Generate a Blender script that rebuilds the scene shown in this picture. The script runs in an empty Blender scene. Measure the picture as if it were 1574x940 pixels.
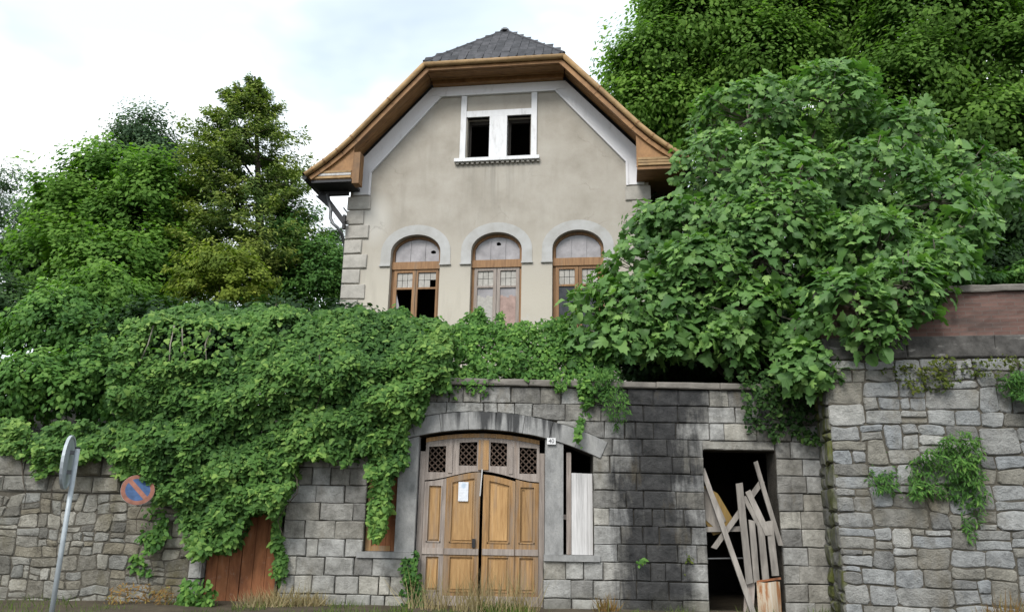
import bpy, math, random
import numpy as np
from mathutils import Vector, Matrix
from mathutils.geometry import tessellate_polygon

# ------------------------------------------------------------------ camera, sky, sun, exposure
scene = bpy.context.scene
COL = scene.collection
F_PX, W_PX, H_PX = 1190.0, 1574.0, 940.0
PITCH = math.atan(F_PX / 4470.0)
ROLL = math.radians(1.06)
CAM = np.array([0.0, 0.0, 1.6])
cd = bpy.data.cameras.new("camera")
cam = bpy.data.objects.new("camera", cd)
COL.objects.link(cam)
cd.sensor_fit = 'HORIZONTAL'
cd.sensor_width = 36.0
cd.lens = 36.0 * F_PX / W_PX
cd.clip_start = 0.1
cd.clip_end = 2000.0
cam.matrix_world = Matrix.Translation(Vector(CAM)) @ Matrix.Rotation(math.pi / 2 + PITCH, 4, 'X') @ Matrix.Rotation(ROLL, 4, 'Z')
scene.camera = cam

SUN_EL, SUN_AZ = math.radians(43), math.radians(202)   # azimuth clockwise from +Y: behind the viewer, a little to the left
world = bpy.data.worlds.new("World")
scene.world = world
world.use_nodes = True
wt = world.node_tree
wt.nodes.clear()
w_out = wt.nodes.new('ShaderNodeOutputWorld')
w_bg = wt.nodes.new('ShaderNodeBackground')
w_sky = wt.nodes.new('ShaderNodeTexSky')
w_sky.sky_type = 'NISHITA'
w_sky.sun_disc = False
w_sky.sun_elevation = SUN_EL
w_sky.sun_rotation = SUN_AZ
w_tc = wt.nodes.new('ShaderNodeTexCoord')
w_map = wt.nodes.new('ShaderNodeMapping')
w_map.inputs['Scale'].default_value = (1.0, 1.0, 2.2)
w_n1 = wt.nodes.new('ShaderNodeTexNoise')
w_n1.inputs['Scale'].default_value = 1.7
w_n1.inputs['Detail'].default_value = 5.0
w_n1.inputs['Roughness'].default_value = 0.52
w_n1.inputs['Distortion'].default_value = 0.4
w_cr = wt.nodes.new('ShaderNodeValToRGB')                  # how thick the cloud is
w_cr.color_ramp.elements[0].position = 0.36
w_cr.color_ramp.elements[0].color = (0.60, 0.60, 0.60, 1)
w_cr.color_ramp.elements[1].position = 0.54
w_cr.color_ramp.elements[1].color = (1, 1, 1, 1)
w_n2 = wt.nodes.new('ShaderNodeTexNoise')
w_n2.inputs['Scale'].default_value = 2.9
w_n2.inputs['Detail'].default_value = 4.0
w_cl = wt.nodes.new('ShaderNodeValToRGB')                  # white and pale grey of the cloud itself
w_cl.color_ramp.elements[0].position = 0.38
w_cl.color_ramp.elements[0].color = (0.455, 0.52, 0.575, 1)
w_cl.color_ramp.elements[1].position = 0.66
w_cl.color_ramp.elements[1].color = (0.80, 0.82, 0.835, 1)
w_sc = wt.nodes.new('ShaderNodeMix'); w_sc.data_type = 'RGBA'; w_sc.blend_type = 'MULTIPLY'
w_sc.inputs[0].default_value = 1.0
w_sc.inputs[7].default_value = (0.10, 0.10, 0.10, 1)
w_mx = wt.nodes.new('ShaderNodeMix'); w_mx.data_type = 'RGBA'
L = wt.links.new
L(w_tc.outputs['Generated'], w_map.inputs['Vector'])
L(w_map.outputs[0], w_n1.inputs['Vector'])
L(w_map.outputs[0], w_n2.inputs['Vector'])
L(w_n1.outputs['Fac'], w_cr.inputs[0])
L(w_n2.outputs['Fac'], w_cl.inputs[0])
L(w_sky.outputs[0], w_sc.inputs[6])
L(w_cr.outputs[0], w_mx.inputs[0])
L(w_sc.outputs[2], w_mx.inputs[6])
L(w_cl.outputs[0], w_mx.inputs[7])
L(w_mx.outputs[2], w_bg.inputs[0])
w_bg.inputs[1].default_value = 1.0
L(w_bg.outputs[0], w_out.inputs[0])

sl = bpy.data.lights.new("sun", 'SUN')
sl.energy = 1.5
sl.angle = math.radians(24)
sl.color = (1.0, 0.965, 0.91)
sun = bpy.data.objects.new("sun", sl)
COL.objects.link(sun)
sdir = Vector((math.sin(SUN_AZ) * math.cos(SUN_EL), math.cos(SUN_AZ) * math.cos(SUN_EL), math.sin(SUN_EL)))
sun.rotation_euler = sdir.to_track_quat('Z', 'Y').to_euler()
sun.location = sdir * 60
scene.view_settings.view_transform = 'Standard'
scene.view_settings.look = 'None'
scene.view_settings.gamma = 1.0
scene.view_settings.exposure = 1.12
scene.view_settings.use_curve_mapping = False
scene.cycles.max_bounces = 6
scene.cycles.diffuse_bounces = 3
scene.cycles.transmission_bounces = 3
scene.cycles.transparent_max_bounces = 6

# ------------------------------------------------------------------ layout helpers
_F = np.array([0, math.cos(PITCH), math.sin(PITCH)])
_U = np.array([0, -math.sin(PITCH), math.cos(PITCH)])
_X = np.array([1.0, 0, 0])
_r = math.cos(ROLL) * _X + math.sin(ROLL) * _U
_u = -math.sin(ROLL) * _X + math.cos(ROLL) * _U

def at(x, y, Y):
    """where the line of sight through a point of the photograph meets the upright plane at distance Y"""
    d = _F * F_PX + _r * (x - W_PX / 2) - _u * (y - H_PX / 2)
    return CAM + d * (Y / d[1])

def mpp(Y, y=470):
    """metres to a photograph pixel at distance Y"""
    return Y / F_PX * 1.02

# ------------------------------------------------------------------ material helpers
class NT:
    def __init__(s, name):
        s.m = bpy.data.materials.new(name)
        s.m.use_nodes = True
        s.t = s.m.node_tree
        s.t.nodes.clear()
        s.out = s.t.nodes.new('ShaderNodeOutputMaterial')
    def n(s, typ, ins=None, **kw):
        nd = s.t.nodes.new('ShaderNode' + typ)
        for k, v in kw.items():
            setattr(nd, k, v)
        for k, v in (ins or {}).items():
            s.put(nd.inputs[k], v)
        return nd
    def put(s, sock, v):
        if hasattr(v, 'is_output'):
            s.t.links.new(v, sock)
        elif isinstance(v, (tuple, list)) and len(v) == 3 and sock.type == 'RGBA':
            sock.default_value = (*v, 1)
        else:
            sock.default_value = v
    def pos(s):
        return s.n('NewGeometry').outputs['Position']
    def obj(s):
        return s.n('TexCoord').outputs['Object']
    def rnd(s):
        return s.n('ObjectInfo').outputs['Random']
    def attr(s, nm='rnd'):
        return s.n('Attribute', attribute_name=nm).outputs['Fac']
    def map(s, v, sc=(1, 1, 1), loc=(0, 0, 0)):
        return s.n('Mapping', {'Vector': v, 'Scale': sc, 'Location': loc}).outputs[0]
    def noise(s, v, scale, det=4, rough=.55, dist=0):
        return s.n('TexNoise', {'Vector': v, 'Scale': scale, 'Detail': det, 'Roughness': rough, 'Distortion': dist}).outputs['Fac']
    def ramp(s, f, stops):
        nd = s.n('ValToRGB', {0: f})
        e = nd.color_ramp.elements
        while len(e) < len(stops):
            e.new(0.5)
        for q, (p, c) in zip(e, stops):
            q.position = p
            q.color = (*c, 1) if isinstance(c, (tuple, list)) else (c, c, c, 1)
        return nd.outputs[0]
    def mix(s, f, a, b, mode='MIX'):
        nd = s.n('Mix', {0: f}, data_type='RGBA', blend_type=mode)
        s.put(nd.inputs[6], a)
        s.put(nd.inputs[7], b)
        return nd.outputs[2]
    def math(s, op, a, b=0.0, clamp=False):
        return s.n('Math', {0: a, 1: b}, operation=op, use_clamp=clamp).outputs[0]
    def xyz(s, v):
        o = s.n('SeparateXYZ', {0: v}).outputs
        return o[0], o[1], o[2]
    def bump(s, h, st=.4, d=.02):
        return s.n('Bump', {'Height': h, 'Strength': st, 'Distance': d}).outputs[0]
    def fin(s, col, rough=.85, nrm=None, spec=.3, metal=0.0):
        col = s.mix(1.0, col, (.84, .84, .84), 'MULTIPLY')
        b = s.n('BsdfPrincipled', {'Base Color': col, 'Roughness': rough, 'Specular IOR Level': spec, 'Metallic': metal})
        if nrm is not None:
            s.put(b.inputs['Normal'], nrm)
        s.t.links.new(b.outputs[0], s.out.inputs[0])
        return s.m

M = {}

def plain(key, col, rough=.8, var=.25, scale=6, bs=.25, bd=.01, spec=.3, metal=0, grain=None):
    """a surface of one colour with blotches, per-object variation and fine relief"""
    t = NT(key)
    p = t.pos()
    v = t.map(p, grain) if grain else p
    n1 = t.noise(v, scale, 5, .6)
    n2 = t.noise(p, scale * .23, 3)
    lo = tuple(c * (1 - var) for c in col)
    hi = tuple(min(1, c * (1 + var * .8)) for c in col)
    c = t.ramp(n1, [(.3, lo), (.7, hi)])
    c = t.mix(t.math('MULTIPLY', n2, .5), c, tuple(x * (1 - var) for x in col))
    c = t.mix(1.0, c, t.ramp(t.rnd(), [(0, 1 - var * .5), (1, 1 + 0 * var)]), 'MULTIPLY')
    M[key] = t.fin(c, rough, t.bump(t.noise(v, scale * 4, 4, .65), bs, bd), spec, metal)

def leafmat(key, dark, mid, light, gloss=.35, trans=.35, rough=.45):
    t = NT(key)
    r = t.math('ADD', t.attr(), t.math('MULTIPLY', t.math('SUBTRACT', t.rnd(), .5), .0))
    c = t.ramp(r, [(0, dark), (.5, mid), (1, light)])
    n = t.noise(t.pos(), 1.1, 3)
    c = t.mix(1.0, c, t.ramp(n, [(.3, (.78, .80, .80)), (.7, (1.12, 1.08, .95))]), 'MULTIPLY')
    b = t.n('BsdfPrincipled', {'Base Color': c, 'Roughness': rough, 'Specular IOR Level': gloss})
    tr = t.n('BsdfTranslucent', {'Color': t.mix(1.0, c, (1.0, 1.25, .45), 'MULTIPLY')})
    m = t.n('MixShader', {0: trans, 1: b.outputs[0], 2: tr.outputs[0]})
    t.t.links.new(m.outputs[0], t.out.inputs[0])
    M[key] = t.m

def make_materials():
    # stucco: grey beige, warmer near the terrace, pale patches where it has been filled
    t = NT('stucco'); p = t.pos(); x, y, z = t.xyz(p)
    n = t.noise(p, 1.3, 6, .62); n2 = t.noise(t.map(p, (3.0, 3.0, .5)), 1.0, 5, .6); n3 = t.noise(p, 24, 4, .7)
    c = t.ramp(n, [(.25, (.345, .315, .265)), (.5, (.435, .402, .348)), (.75, (.495, .465, .41))])
    c = t.mix(t.ramp(t.math('ADD', z, t.math('MULTIPLY', n, 1.4)), [(7.4 / 20, .55), (9.2 / 20, 0)]) if False else t.ramp(t.math('DIVIDE', t.math('ADD', z, t.math('MULTIPLY', n, 1.6)), 20.0), [(.38, .75), (.48, 0)]), c, (.60, .56, .475))
    c = t.mix(t.math('MULTIPLY', t.ramp(n2, [(.52, 0), (.75, 1)]), .42), c, (.32, .295, .25))
    pa = t.n('VectorMath', {0: p, 1: (-3.75, 19.5, 9.15)}, operation='SUBTRACT').outputs[0]
    pd = t.n('VectorMath', {0: t.map(pa, (1.25, .3, .8))}, operation='LENGTH').outputs['Value']
    c = t.mix(t.math('MULTIPLY', t.ramp(t.math('ADD', pd, t.math('MULTIPLY', n, .55)), [(.55, 1), (.95, 0)]), .5), c, (.66, .645, .60))
    vo = t.n('TexVoronoi', {'Vector': t.n('VectorMath', {0: p, 1: t.n('TexNoise', {'Vector': p, 'Scale': 1.6, 'Detail': 5.0}).outputs['Color']}, operation='ADD').outputs[0], 'Scale': .55}, feature='DISTANCE_TO_EDGE').outputs['Distance']
    ck = t.math('MULTIPLY', t.ramp(vo, [(.0, 1), (.012, 0)]), t.ramp(t.noise(p, .8, 3), [(.52, 0), (.66, .35)]))
    c = t.mix(ck, c, (.20, .18, .15))
    fl = t.ramp(t.math('ADD', t.noise(p, 3.4, 7, .72), t.math('MULTIPLY', t.math('SUBTRACT', 7.6, z), .05)), [(.66, 0), (.70, .8)])
    c = t.mix(fl, c, (.55, .53, .48))
    sx = t.math('SUBTRACT', 1.0, t.math('MULTIPLY', t.math('ABSOLUTE', t.math('SUBTRACT', x, -.45)), .85), True)
    sz_ = t.math('MULTIPLY', t.math('GREATER_THAN', 10.62, z), t.math('SUBTRACT', 1.0, t.math('MULTIPLY', t.math('SUBTRACT', 10.6, z), .62), True))
    sk = t.math('MULTIPLY', t.math('MULTIPLY', sx, sz_), t.ramp(t.noise(t.map(p, (7, 7, .35)), 1.0, 5, .6), [(.45, 0), (.65, .75)]))
    c = t.mix(sk, c, (.24, .225, .195))
    M['stucco'] = t.fin(c, .93, t.bump(t.math('ADD', n3, t.math('MULTIPLY', n, .6)), .35, .012), .2)
    # whitewashed trim
    t = NT('trim'); p = t.pos()
    n = t.noise(t.map(p, (4, 4, 1.2)), 1.4, 6, .62)
    c = t.ramp(n, [(.22, (.60, .595, .59)), (.40, (.84, .835, .855)), (.75, (.88, .88, .905))])
    M['trim'] = t.fin(c, .85, t.bump(t.noise(p, 18, 4), .25, .008), .25)
    t = NT('white_paint'); p = t.pos()
    n = t.noise(t.map(p, (5, 5, 1.5)), 1.8, 6, .62)
    c = t.ramp(n, [(.26, (.58, .58, .58)), (.45, (.78, .785, .80)), (.75, (.86, .87, .89))])
    M['white_paint'] = t.fin(c, .7, t.bump(t.noise(p, 20, 4), .2, .006), .3)
    t = NT('surround'); p = t.pos()
    n = t.noise(p, 2.6, 6, .6)
    c = t.ramp(n, [(.28, (.40, .39, .365)), (.55, (.485, .485, .475)), (.8, (.55, .555, .555))])
    M['surround'] = t.fin(c, .9, t.bump(t.noise(p, 22, 4), .25, .008), .2)
    plain('quoin', (.47, .445, .40), .92, .22, 5, .5, .02)
    # slates
    t = NT('slate'); p = t.pos()
    c = t.ramp(t.noise(p, 7, 5, .6), [(.3, (.026, .027, .031)), (.7, (.072, .073, .080))])
    c = t.mix(1.0, c, t.ramp(t.rnd(), [(0, (.6, .6, .62)), (.6, (1.0, 1.0, 1.0)), (1, (1.35, 1.3, 1.3))]), 'MULTIPLY')
    M['slate'] = t.fin(c, .7, t.bump(t.noise(p, 30, 4), .4, .008), .3)
    # varnished, weathered wood of eaves, windows and doors
    def wood(key, a, b, grey, amt, grain=(9, 9, .7), spec=.35):
        t = NT(key); p = t.obj()
        w = t.pos()
        n = t.noise(t.map(w, grain), 3.0, 7, .65, .3)
        c = t.ramp(n, [(.28, a), (.62, b), (.85, tuple(min(1, q * 1.2) for q in b))])
        c = t.mix(1.0, c, t.ramp(t.rnd(), [(0, (.78, .76, .74)), (1, (1.12, 1.1, 1.08))]), 'MULTIPLY')
        n2 = t.noise(t.map(w, tuple(.35 * g for g in grain)), 1.6, 6, .68)
        c = t.mix(t.ramp(t.math('ADD', n2, amt), [(.5, 0), (.68, .92)]), c, grey)
        M[key] = t.fin(c, .62, t.bump(n, .35, .008), spec)
    wood('door_wood', (.22, .118, .044), (.44, .262, .110), (.25, .205, .165), .01)
    wood('door_panel', (.31, .172, .064), (.50, .310, .135), (.27, .20, .145), -.015)
    wood('grey_wood', (.22, .185, .165), (.42, .37, .335), (.30, .19, .11), -.07)
    wood('plank_wood', (.14, .128, .116), (.36, .335, .305), (.15, .14, .13), -.09, (2.5, 2.5, .5))
    wood('pale_board', (.42, .42, .42), (.68, .68, .685), (.30, .295, .29), -.05, (10, 10, .5))
    wood('soffit_wood', (.19, .095, .036), (.36, .195, .080), (.13, .085, .050), -.06, (1.2, 5, 1.2))
    wood('edge_wood', (.24, .145, .060), (.43, .285, .135), (.16, .11, .065), -.05, (1.2, 5, 1.2))
    wood('window_wood', (.19, .098, .042), (.33, .185, .085), (.22, .175, .13), -.05)
    wood('ochre_board', (.24, .15, .04), (.36, .24, .07), (.12, .10, .07), 0)
    # rusty painted door
    t = NT('rust'); p = t.pos()
    n = t.noise(t.map(p, (3.5, 3.5, .8)), 1.7, 7, .68); n2 = t.noise(p, 12, 5, .65)
    c = t.ramp(n, [(.25, (.085, .046, .032)), (.45, (.24, .095, .045)), (.62, (.36, .15, .07)), (.82, (.42, .25, .17))])
    c = t.mix(t.ramp(n2, [(.6, 0), (.75, .5)]), c, (.36, .26, .20))
    M['rust'] = t.fin(c, .85, t.bump(n2, .4, .006), .2)
    plain('dark_metal', (.03, .03, .033), .55, .4, 9, .3, .004, .4, .2)
    plain('zinc', (.22, .225, .23), .5, .35, 8, .2, .004, .5, .6)
    plain('galvanised', (.46, .51, .54), .5, .2, 10, .15, .003, .5, .15)
    plain('red_rim', (.26, .055, .035), .6, .35, 12, .1, .003)
    plain('sign_red', (.38, .165, .115), .75, .45, 9, .1, .002)
    plain('sign_blue', (.075, .150, .32), .7, .45, 9, .1, .002)
    plain('enamel', (.80, .80, .80), .35, .08, 20, .05, .001, .5)
    plain('ink', (.05, .05, .06), .6, .1, 20, 0, .001)
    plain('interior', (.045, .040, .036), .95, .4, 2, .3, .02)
    plain('lattice', (.10, .068, .05), .8, .4, 12, .3, .004)
    plain('lace', (.52, .50, .46), .9, .25, 14, .2, .004)
    plain('pink_reflection', (.46, .33, .29), .9, .3, 7, .2, .004)
    # dusty window glass
    t = NT('dusty_glass'); p = t.pos()
    n = t.noise(p, 3.5, 5, .6)
    c = t.ramp(n, [(.3, (.25, .235, .24)), (.7, (.42, .40, .41))])
    M['dusty_glass'] = t.fin(c, .22, None, .5)
    t = NT('dark_glass'); p = t.pos()
    c = t.ramp(t.noise(p, 5, 4), [(.35, (.012, .013, .014)), (.7, (.05, .05, .05))])
    M['dark_glass'] = t.fin(c, .08, None, .5)
    # coursed granite with black water stains of their own shape
    t = NT('ashlar'); p = t.pos(); x, y, z = t.xyz(p)
    n = t.noise(p, 5, 6, .65); n1 = t.noise(p, 1.1, 4, .6)
    c = t.ramp(n, [(.28, (.20, .195, .178)), (.52, (.37, .362, .338)), (.75, (.53, .52, .49))])
    c = t.mix(1.0, c, t.ramp(t.rnd(), [(0, (.66, .66, .67)), (.3, (.92, .89, .83)), (.55, (1.0, 1.0, 1.0)), (.8, (1.08, 1.10, 1.14)), (1, (1.22, 1.19, 1.12))]), 'MULTIPLY')
    st = t.math('ADD', t.math('MULTIPLY', t.noise(t.map(p, (3.2, 1, .45)), 1.0, 7, .68, .6), .6), t.math('MULTIPLY', t.noise(p, 2.2, 6, .65), .4))
    band = t.math('SUBTRACT', 1.0, t.math('MULTIPLY', t.math('ABSOLUTE', t.math('SUBTRACT', x, 2.5)), 1.0), True)
    up = t.math('MULTIPLY', t.math('SUBTRACT', z, 3.0, True), .22)
    s = t.ramp(t.math('ADD', t.math('ADD', st, t.math('MULTIPLY', band, .46)), up), [(.55, 0), (.79, .94)])
    c = t.mix(s, c, t.ramp(n, [(.3, (.016, .017, .019)), (.75, (.062, .062, .064))]))
    s2 = t.ramp(t.noise(t.map(p, (1.6, 1, .5), (7, 3, 1)), 1.4, 5, .65), [(.58, 0), (.78, .6)])
    c = t.mix(s2, c, (.155, .125, .075))
    dm = t.ramp(t.math('ADD', z, t.math('MULTIPLY', n1, 1.2)), [(.25, .75), (1.0, 0)])
    c = t.mix(t.math('MULTIPLY', dm, n), c, (.12, .115, .05))
    M['ashlar'] = t.fin(c, .88, t.bump(t.math('ADD', t.noise(p, 11, 8, .76), t.math('MULTIPLY', n, .8)), .95, .045), .2)
    # smooth dressed stone of arch, posts and sills
    t = NT('dressed'); p = t.pos(); x, y, z = t.xyz(p)
    n = t.noise(t.map(p, (1.6, 1.6, .8)), 4.2, 9, .72)
    c = t.ramp(n, [(.25, (.17, .17, .165)), (.5, (.30, .30, .295)), (.75, (.42, .415, .40))])
    st = t.noise(t.map(p, (4.2, 1, .22), (3.1, 0, 0)), 1.0, 6, .6, .4)
    up = t.math('MULTIPLY', t.math('SUBTRACT', z, 2.55, True), .26)
    b2 = t.math('MULTIPLY', t.math('SUBTRACT', 1.0, t.math('MULTIPLY', t.math('ABSOLUTE', t.math('SUBTRACT', x, -.38)), 2.6), True), .16)
    c = t.mix(t.ramp(t.math('ADD', st, t.math('ADD', up, b2)), [(.66, 0), (.76, .88)]), c, (.035, .036, .038))
    c = t.mix(t.ramp(t.noise(p, 40, 4, .7), [(.55, 0), (.75, .35)]), c, (.10, .10, .095))
    M['dressed'] = t.fin(c, .9, t.bump(t.noise(p, 16, 7, .72), .55, .016), .2)
    def rubble(key, a, b, c3, moss, mossy):
        t = NT(key); p = t.pos(); x, y, z = t.xyz(p)
        n = t.noise(p, 4.5, 7, .68); n1 = t.noise(p, .9, 4, .6)
        c = t.ramp(n, [(.27, a), (.52, b), (.78, c3)])
        c = t.mix(1.0, c, t.ramp(t.rnd(), [(0, (.58, .59, .61)), (.25, (.85, .80, .70)), (.5, (1.0, 1.0, 1.0)), (.75, (.95, .99, 1.05)), (1, (1.32, 1.30, 1.26))]), 'MULTIPLY')
        s = t.ramp(t.noise(t.map(p, (1.2, 1.2, .5)), 1.3, 6, .65), [(.52, 0), (.74, mossy)])
        c = t.mix(s, c, moss)
        c = t.mix(t.ramp(t.noise(p, 22, 5, .7), [(.58, 0), (.72, .55)]), c, (.42, .41, .38))
        M[key] = t.fin(c, .92, t.bump(t.math('ADD', t.math('ADD', t.noise(p, 9, 8, .78), n), t.math('MULTIPLY', t.noise(p, 34, 5, .7), .4)), 1.0, .06), .18)
    rubble('rubble_grey', (.20, .202, .195), (.40, .402, .39), (.56, .56, .545), (.20, .165, .10), .7)
    rubble('rubble_brown', (.17, .16, .138), (.36, .345, .30), (.54, .525, .475), (.16, .14, .07), .75)
    plain('earth_mortar', (.135, .122, .098), .97, .4, 6, .9, .03)
    plain('mortar', (.085, .076, .062), .97, .45, 5, .8, .03)
    t = NT('mossy_stone'); p = t.pos(); x, y, z = t.xyz(p)
    n = t.noise(p, 4.5, 7, .68)
    c = t.ramp(n, [(.3, (.09, .088, .08)), (.7, (.24, .235, .215))])
    s = t.ramp(t.noise(t.map(p, (2.5, 2.5, .7)), 1.5, 6, .65), [(.44, 0), (.60, .92)])
    c = t.mix(s, c, t.ramp(n, [(.3, (.055, .070, .014)), (.75, (.15, .155, .035))]))
    M['mossy_stone'] = t.fin(c, .95, t.bump(t.noise(p, 15, 6, .72), .8, .03), .15)
    # parapet: worn brick above cement
    t = NT('parapet_brick'); o = t.obj(); x, y, z = t.xyz(o)
    v = t.n('CombineXYZ', {0: x, 1: z, 2: y}).outputs[0]
    br = t.n('TexBrick', {'Vector': v, 'Color1': (.125, .070, .058), 'Color2': (.185, .112, .094), 'Mortar': (.15, .122, .108), 'Scale': 1.0, 'Mortar Size': .006, 'Brick Width': .25, 'Row Height': .068})
    n = t.noise(o, 2.2, 6, .65)
    c = t.mix(t.ramp(n, [(.45, 0), (.72, .75)]), br.outputs[0], (.165, .108, .092))
    c = t.mix(t.ramp(t.noise(t.map(o, (.8, 1, 3.5)), 1.3, 5, .6), [(.48, 0), (.70, .75)]), c, (.075, .062, .056))
    M['parapet_brick'] = t.fin(c, .92, t.bump(t.math('ADD', br.outputs[1], t.noise(o, 20, 5)), .4, .008), .2)
    t = NT('cement'); p = t.pos()
    n = t.noise(p, 5, 7, .7); n2 = t.noise(t.map(p, (1, 1, 4)), 2.4, 6, .7)
    c = t.ramp(n, [(.3, (.04, .038, .036)), (.6, (.11, .105, .098)), (.8, (.20, .19, .178))])
    c = t.mix(t.ramp(n2, [(.6, 0), (.7, .8)]), c, (.36, .345, .32))
    M['cement'] = t.fin(c, .93, t.bump(n, .7, .02), .2)
    plain('coping', (.245, .225, .20), .93, .35, 4, .6, .02)
    plain('bark', (.105, .085, .065), .95, .4, 7, .8, .02, grain=(1, 1, .3))
    plain('pale_stem', (.30, .27, .225), .9, .3, 9, .5, .01)
    plain('earth', (.115, .092, .062), .97, .4, 3, .7, .04)
    plain('humus', (.035, .034, .018), .98, .5, 1.5, .8, .08)
    plain('asphalt', (.055, .055, .056), .9, .25, 40, .4, .004)
    plain('kerb_stone', (.27, .265, .25), .9, .25, 8, .4, .01)
    # notice paper: flat print in pale blue and grey
    t = NT('paper'); o = t.obj(); x, y, z = t.xyz(o)
    n = t.noise(t.map(o, (1, 1, 1)), 14, 3)
    ln = t.math('GREATER_THAN', t.math('FRACT', t.math('MULTIPLY', z, 38.0)), .55)
    msk = t.math('MULTIPLY', ln, t.ramp(t.math('ABSOLUTE', x), [(.075, 1), (.085, 0)]))
    c = t.mix(t.math('MULTIPLY', msk, .28), (.80, .82, .86), (.42, .50, .60))
    d = t.n('VectorMath', {0: t.map(o, (1.1, 0, 1), (-.005, 0, -.10))}, operation='LENGTH').outputs['Value']
    c = t.mix(t.ramp(t.math('ADD', d, t.math('MULTIPLY', n, .03)), [(.05, .65), (.075, 0)]), c, (.42, .55, .68))
    M['paper'] = t.fin(c, .7, None, .3)
    leafmat('ivy_leaf', (.042, .105, .030), (.105, .220, .056), (.265, .410, .110), .14, .36, .55)
    leafmat('fig_leaf', (.054, .128, .040), (.120, .240, .072), (.260, .425, .125), .24, .34, .48)
    leafmat('maple_leaf', (.090, .175, .040), (.165, .300, .062), (.260, .410, .090), .12, .50, .6)
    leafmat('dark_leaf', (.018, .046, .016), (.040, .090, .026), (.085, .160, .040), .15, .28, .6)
    leafmat('bright_leaf', (.066, .155, .030), (.135, .265, .052), (.230, .390, .080), .12, .45, .6)
    leafmat('bluish_leaf', (.045, .090, .050), (.088, .155, .082), (.150, .230, .115), .15, .35, .6)
    leafmat('conifer_leaf', (.046, .092, .030), (.112, .178, .050), (.275, .335, .085), .08, .28, .7)
    leafmat('yellow_leaf', (.105, .160, .025), (.200, .270, .045), (.340, .390, .075), .12, .38, .6)
    leafmat('shrub_leaf', (.046, .122, .032), (.105, .232, .054), (.225, .390, .092), .15, .38, .55)
    leafmat('moss_tuft', (.04, .065, .014), (.085, .11, .024), (.14, .155, .035), .1, .2, .8)
    leafmat('dry_grass', (.16, .12, .06), (.34, .27, .15), (.50, .42, .26), .2, .3, .7)
    leafmat('green_grass', (.05, .095, .018), (.105, .165, .035), (.19, .25, .06), .25, .35, .6)
    leafmat('rust_weed', (.14, .08, .03), (.25, .15, .055), (.20, .20, .06), .2, .3, .7)
make_materials()

# ------------------------------------------------------------------ geometry helpers
def setp(o, label=None, cat=None, group=None, kind=None):
    for k, v in (('label', label), ('category', cat), ('group', group), ('kind', kind)):
        if v:
            o[k] = v
    return o

def thing(name, label, cat, loc=(0, 0, 0), rz=0.0, group=None):
    o = bpy.data.objects.new(name, None)
    COL.objects.link(o)
    o.location = loc
    o.rotation_euler = (0, 0, rz)
    o.empty_display_size = .2
    return setp(o, label, cat, group, 'thing')

def attach(o, parent, local=False):
    """child keeps its world place unless local: then its own coordinates are the parent's"""
    if parent is not None:
        o.parent = parent
        if not local:
            o.matrix_parent_inverse = chain(parent).inverted()
    return o

def chain(o):
    m = Matrix.LocRotScale(o.location, o.rotation_euler, o.scale)
    return chain(o.parent) @ o.matrix_parent_inverse @ m if o.parent else m

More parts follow.
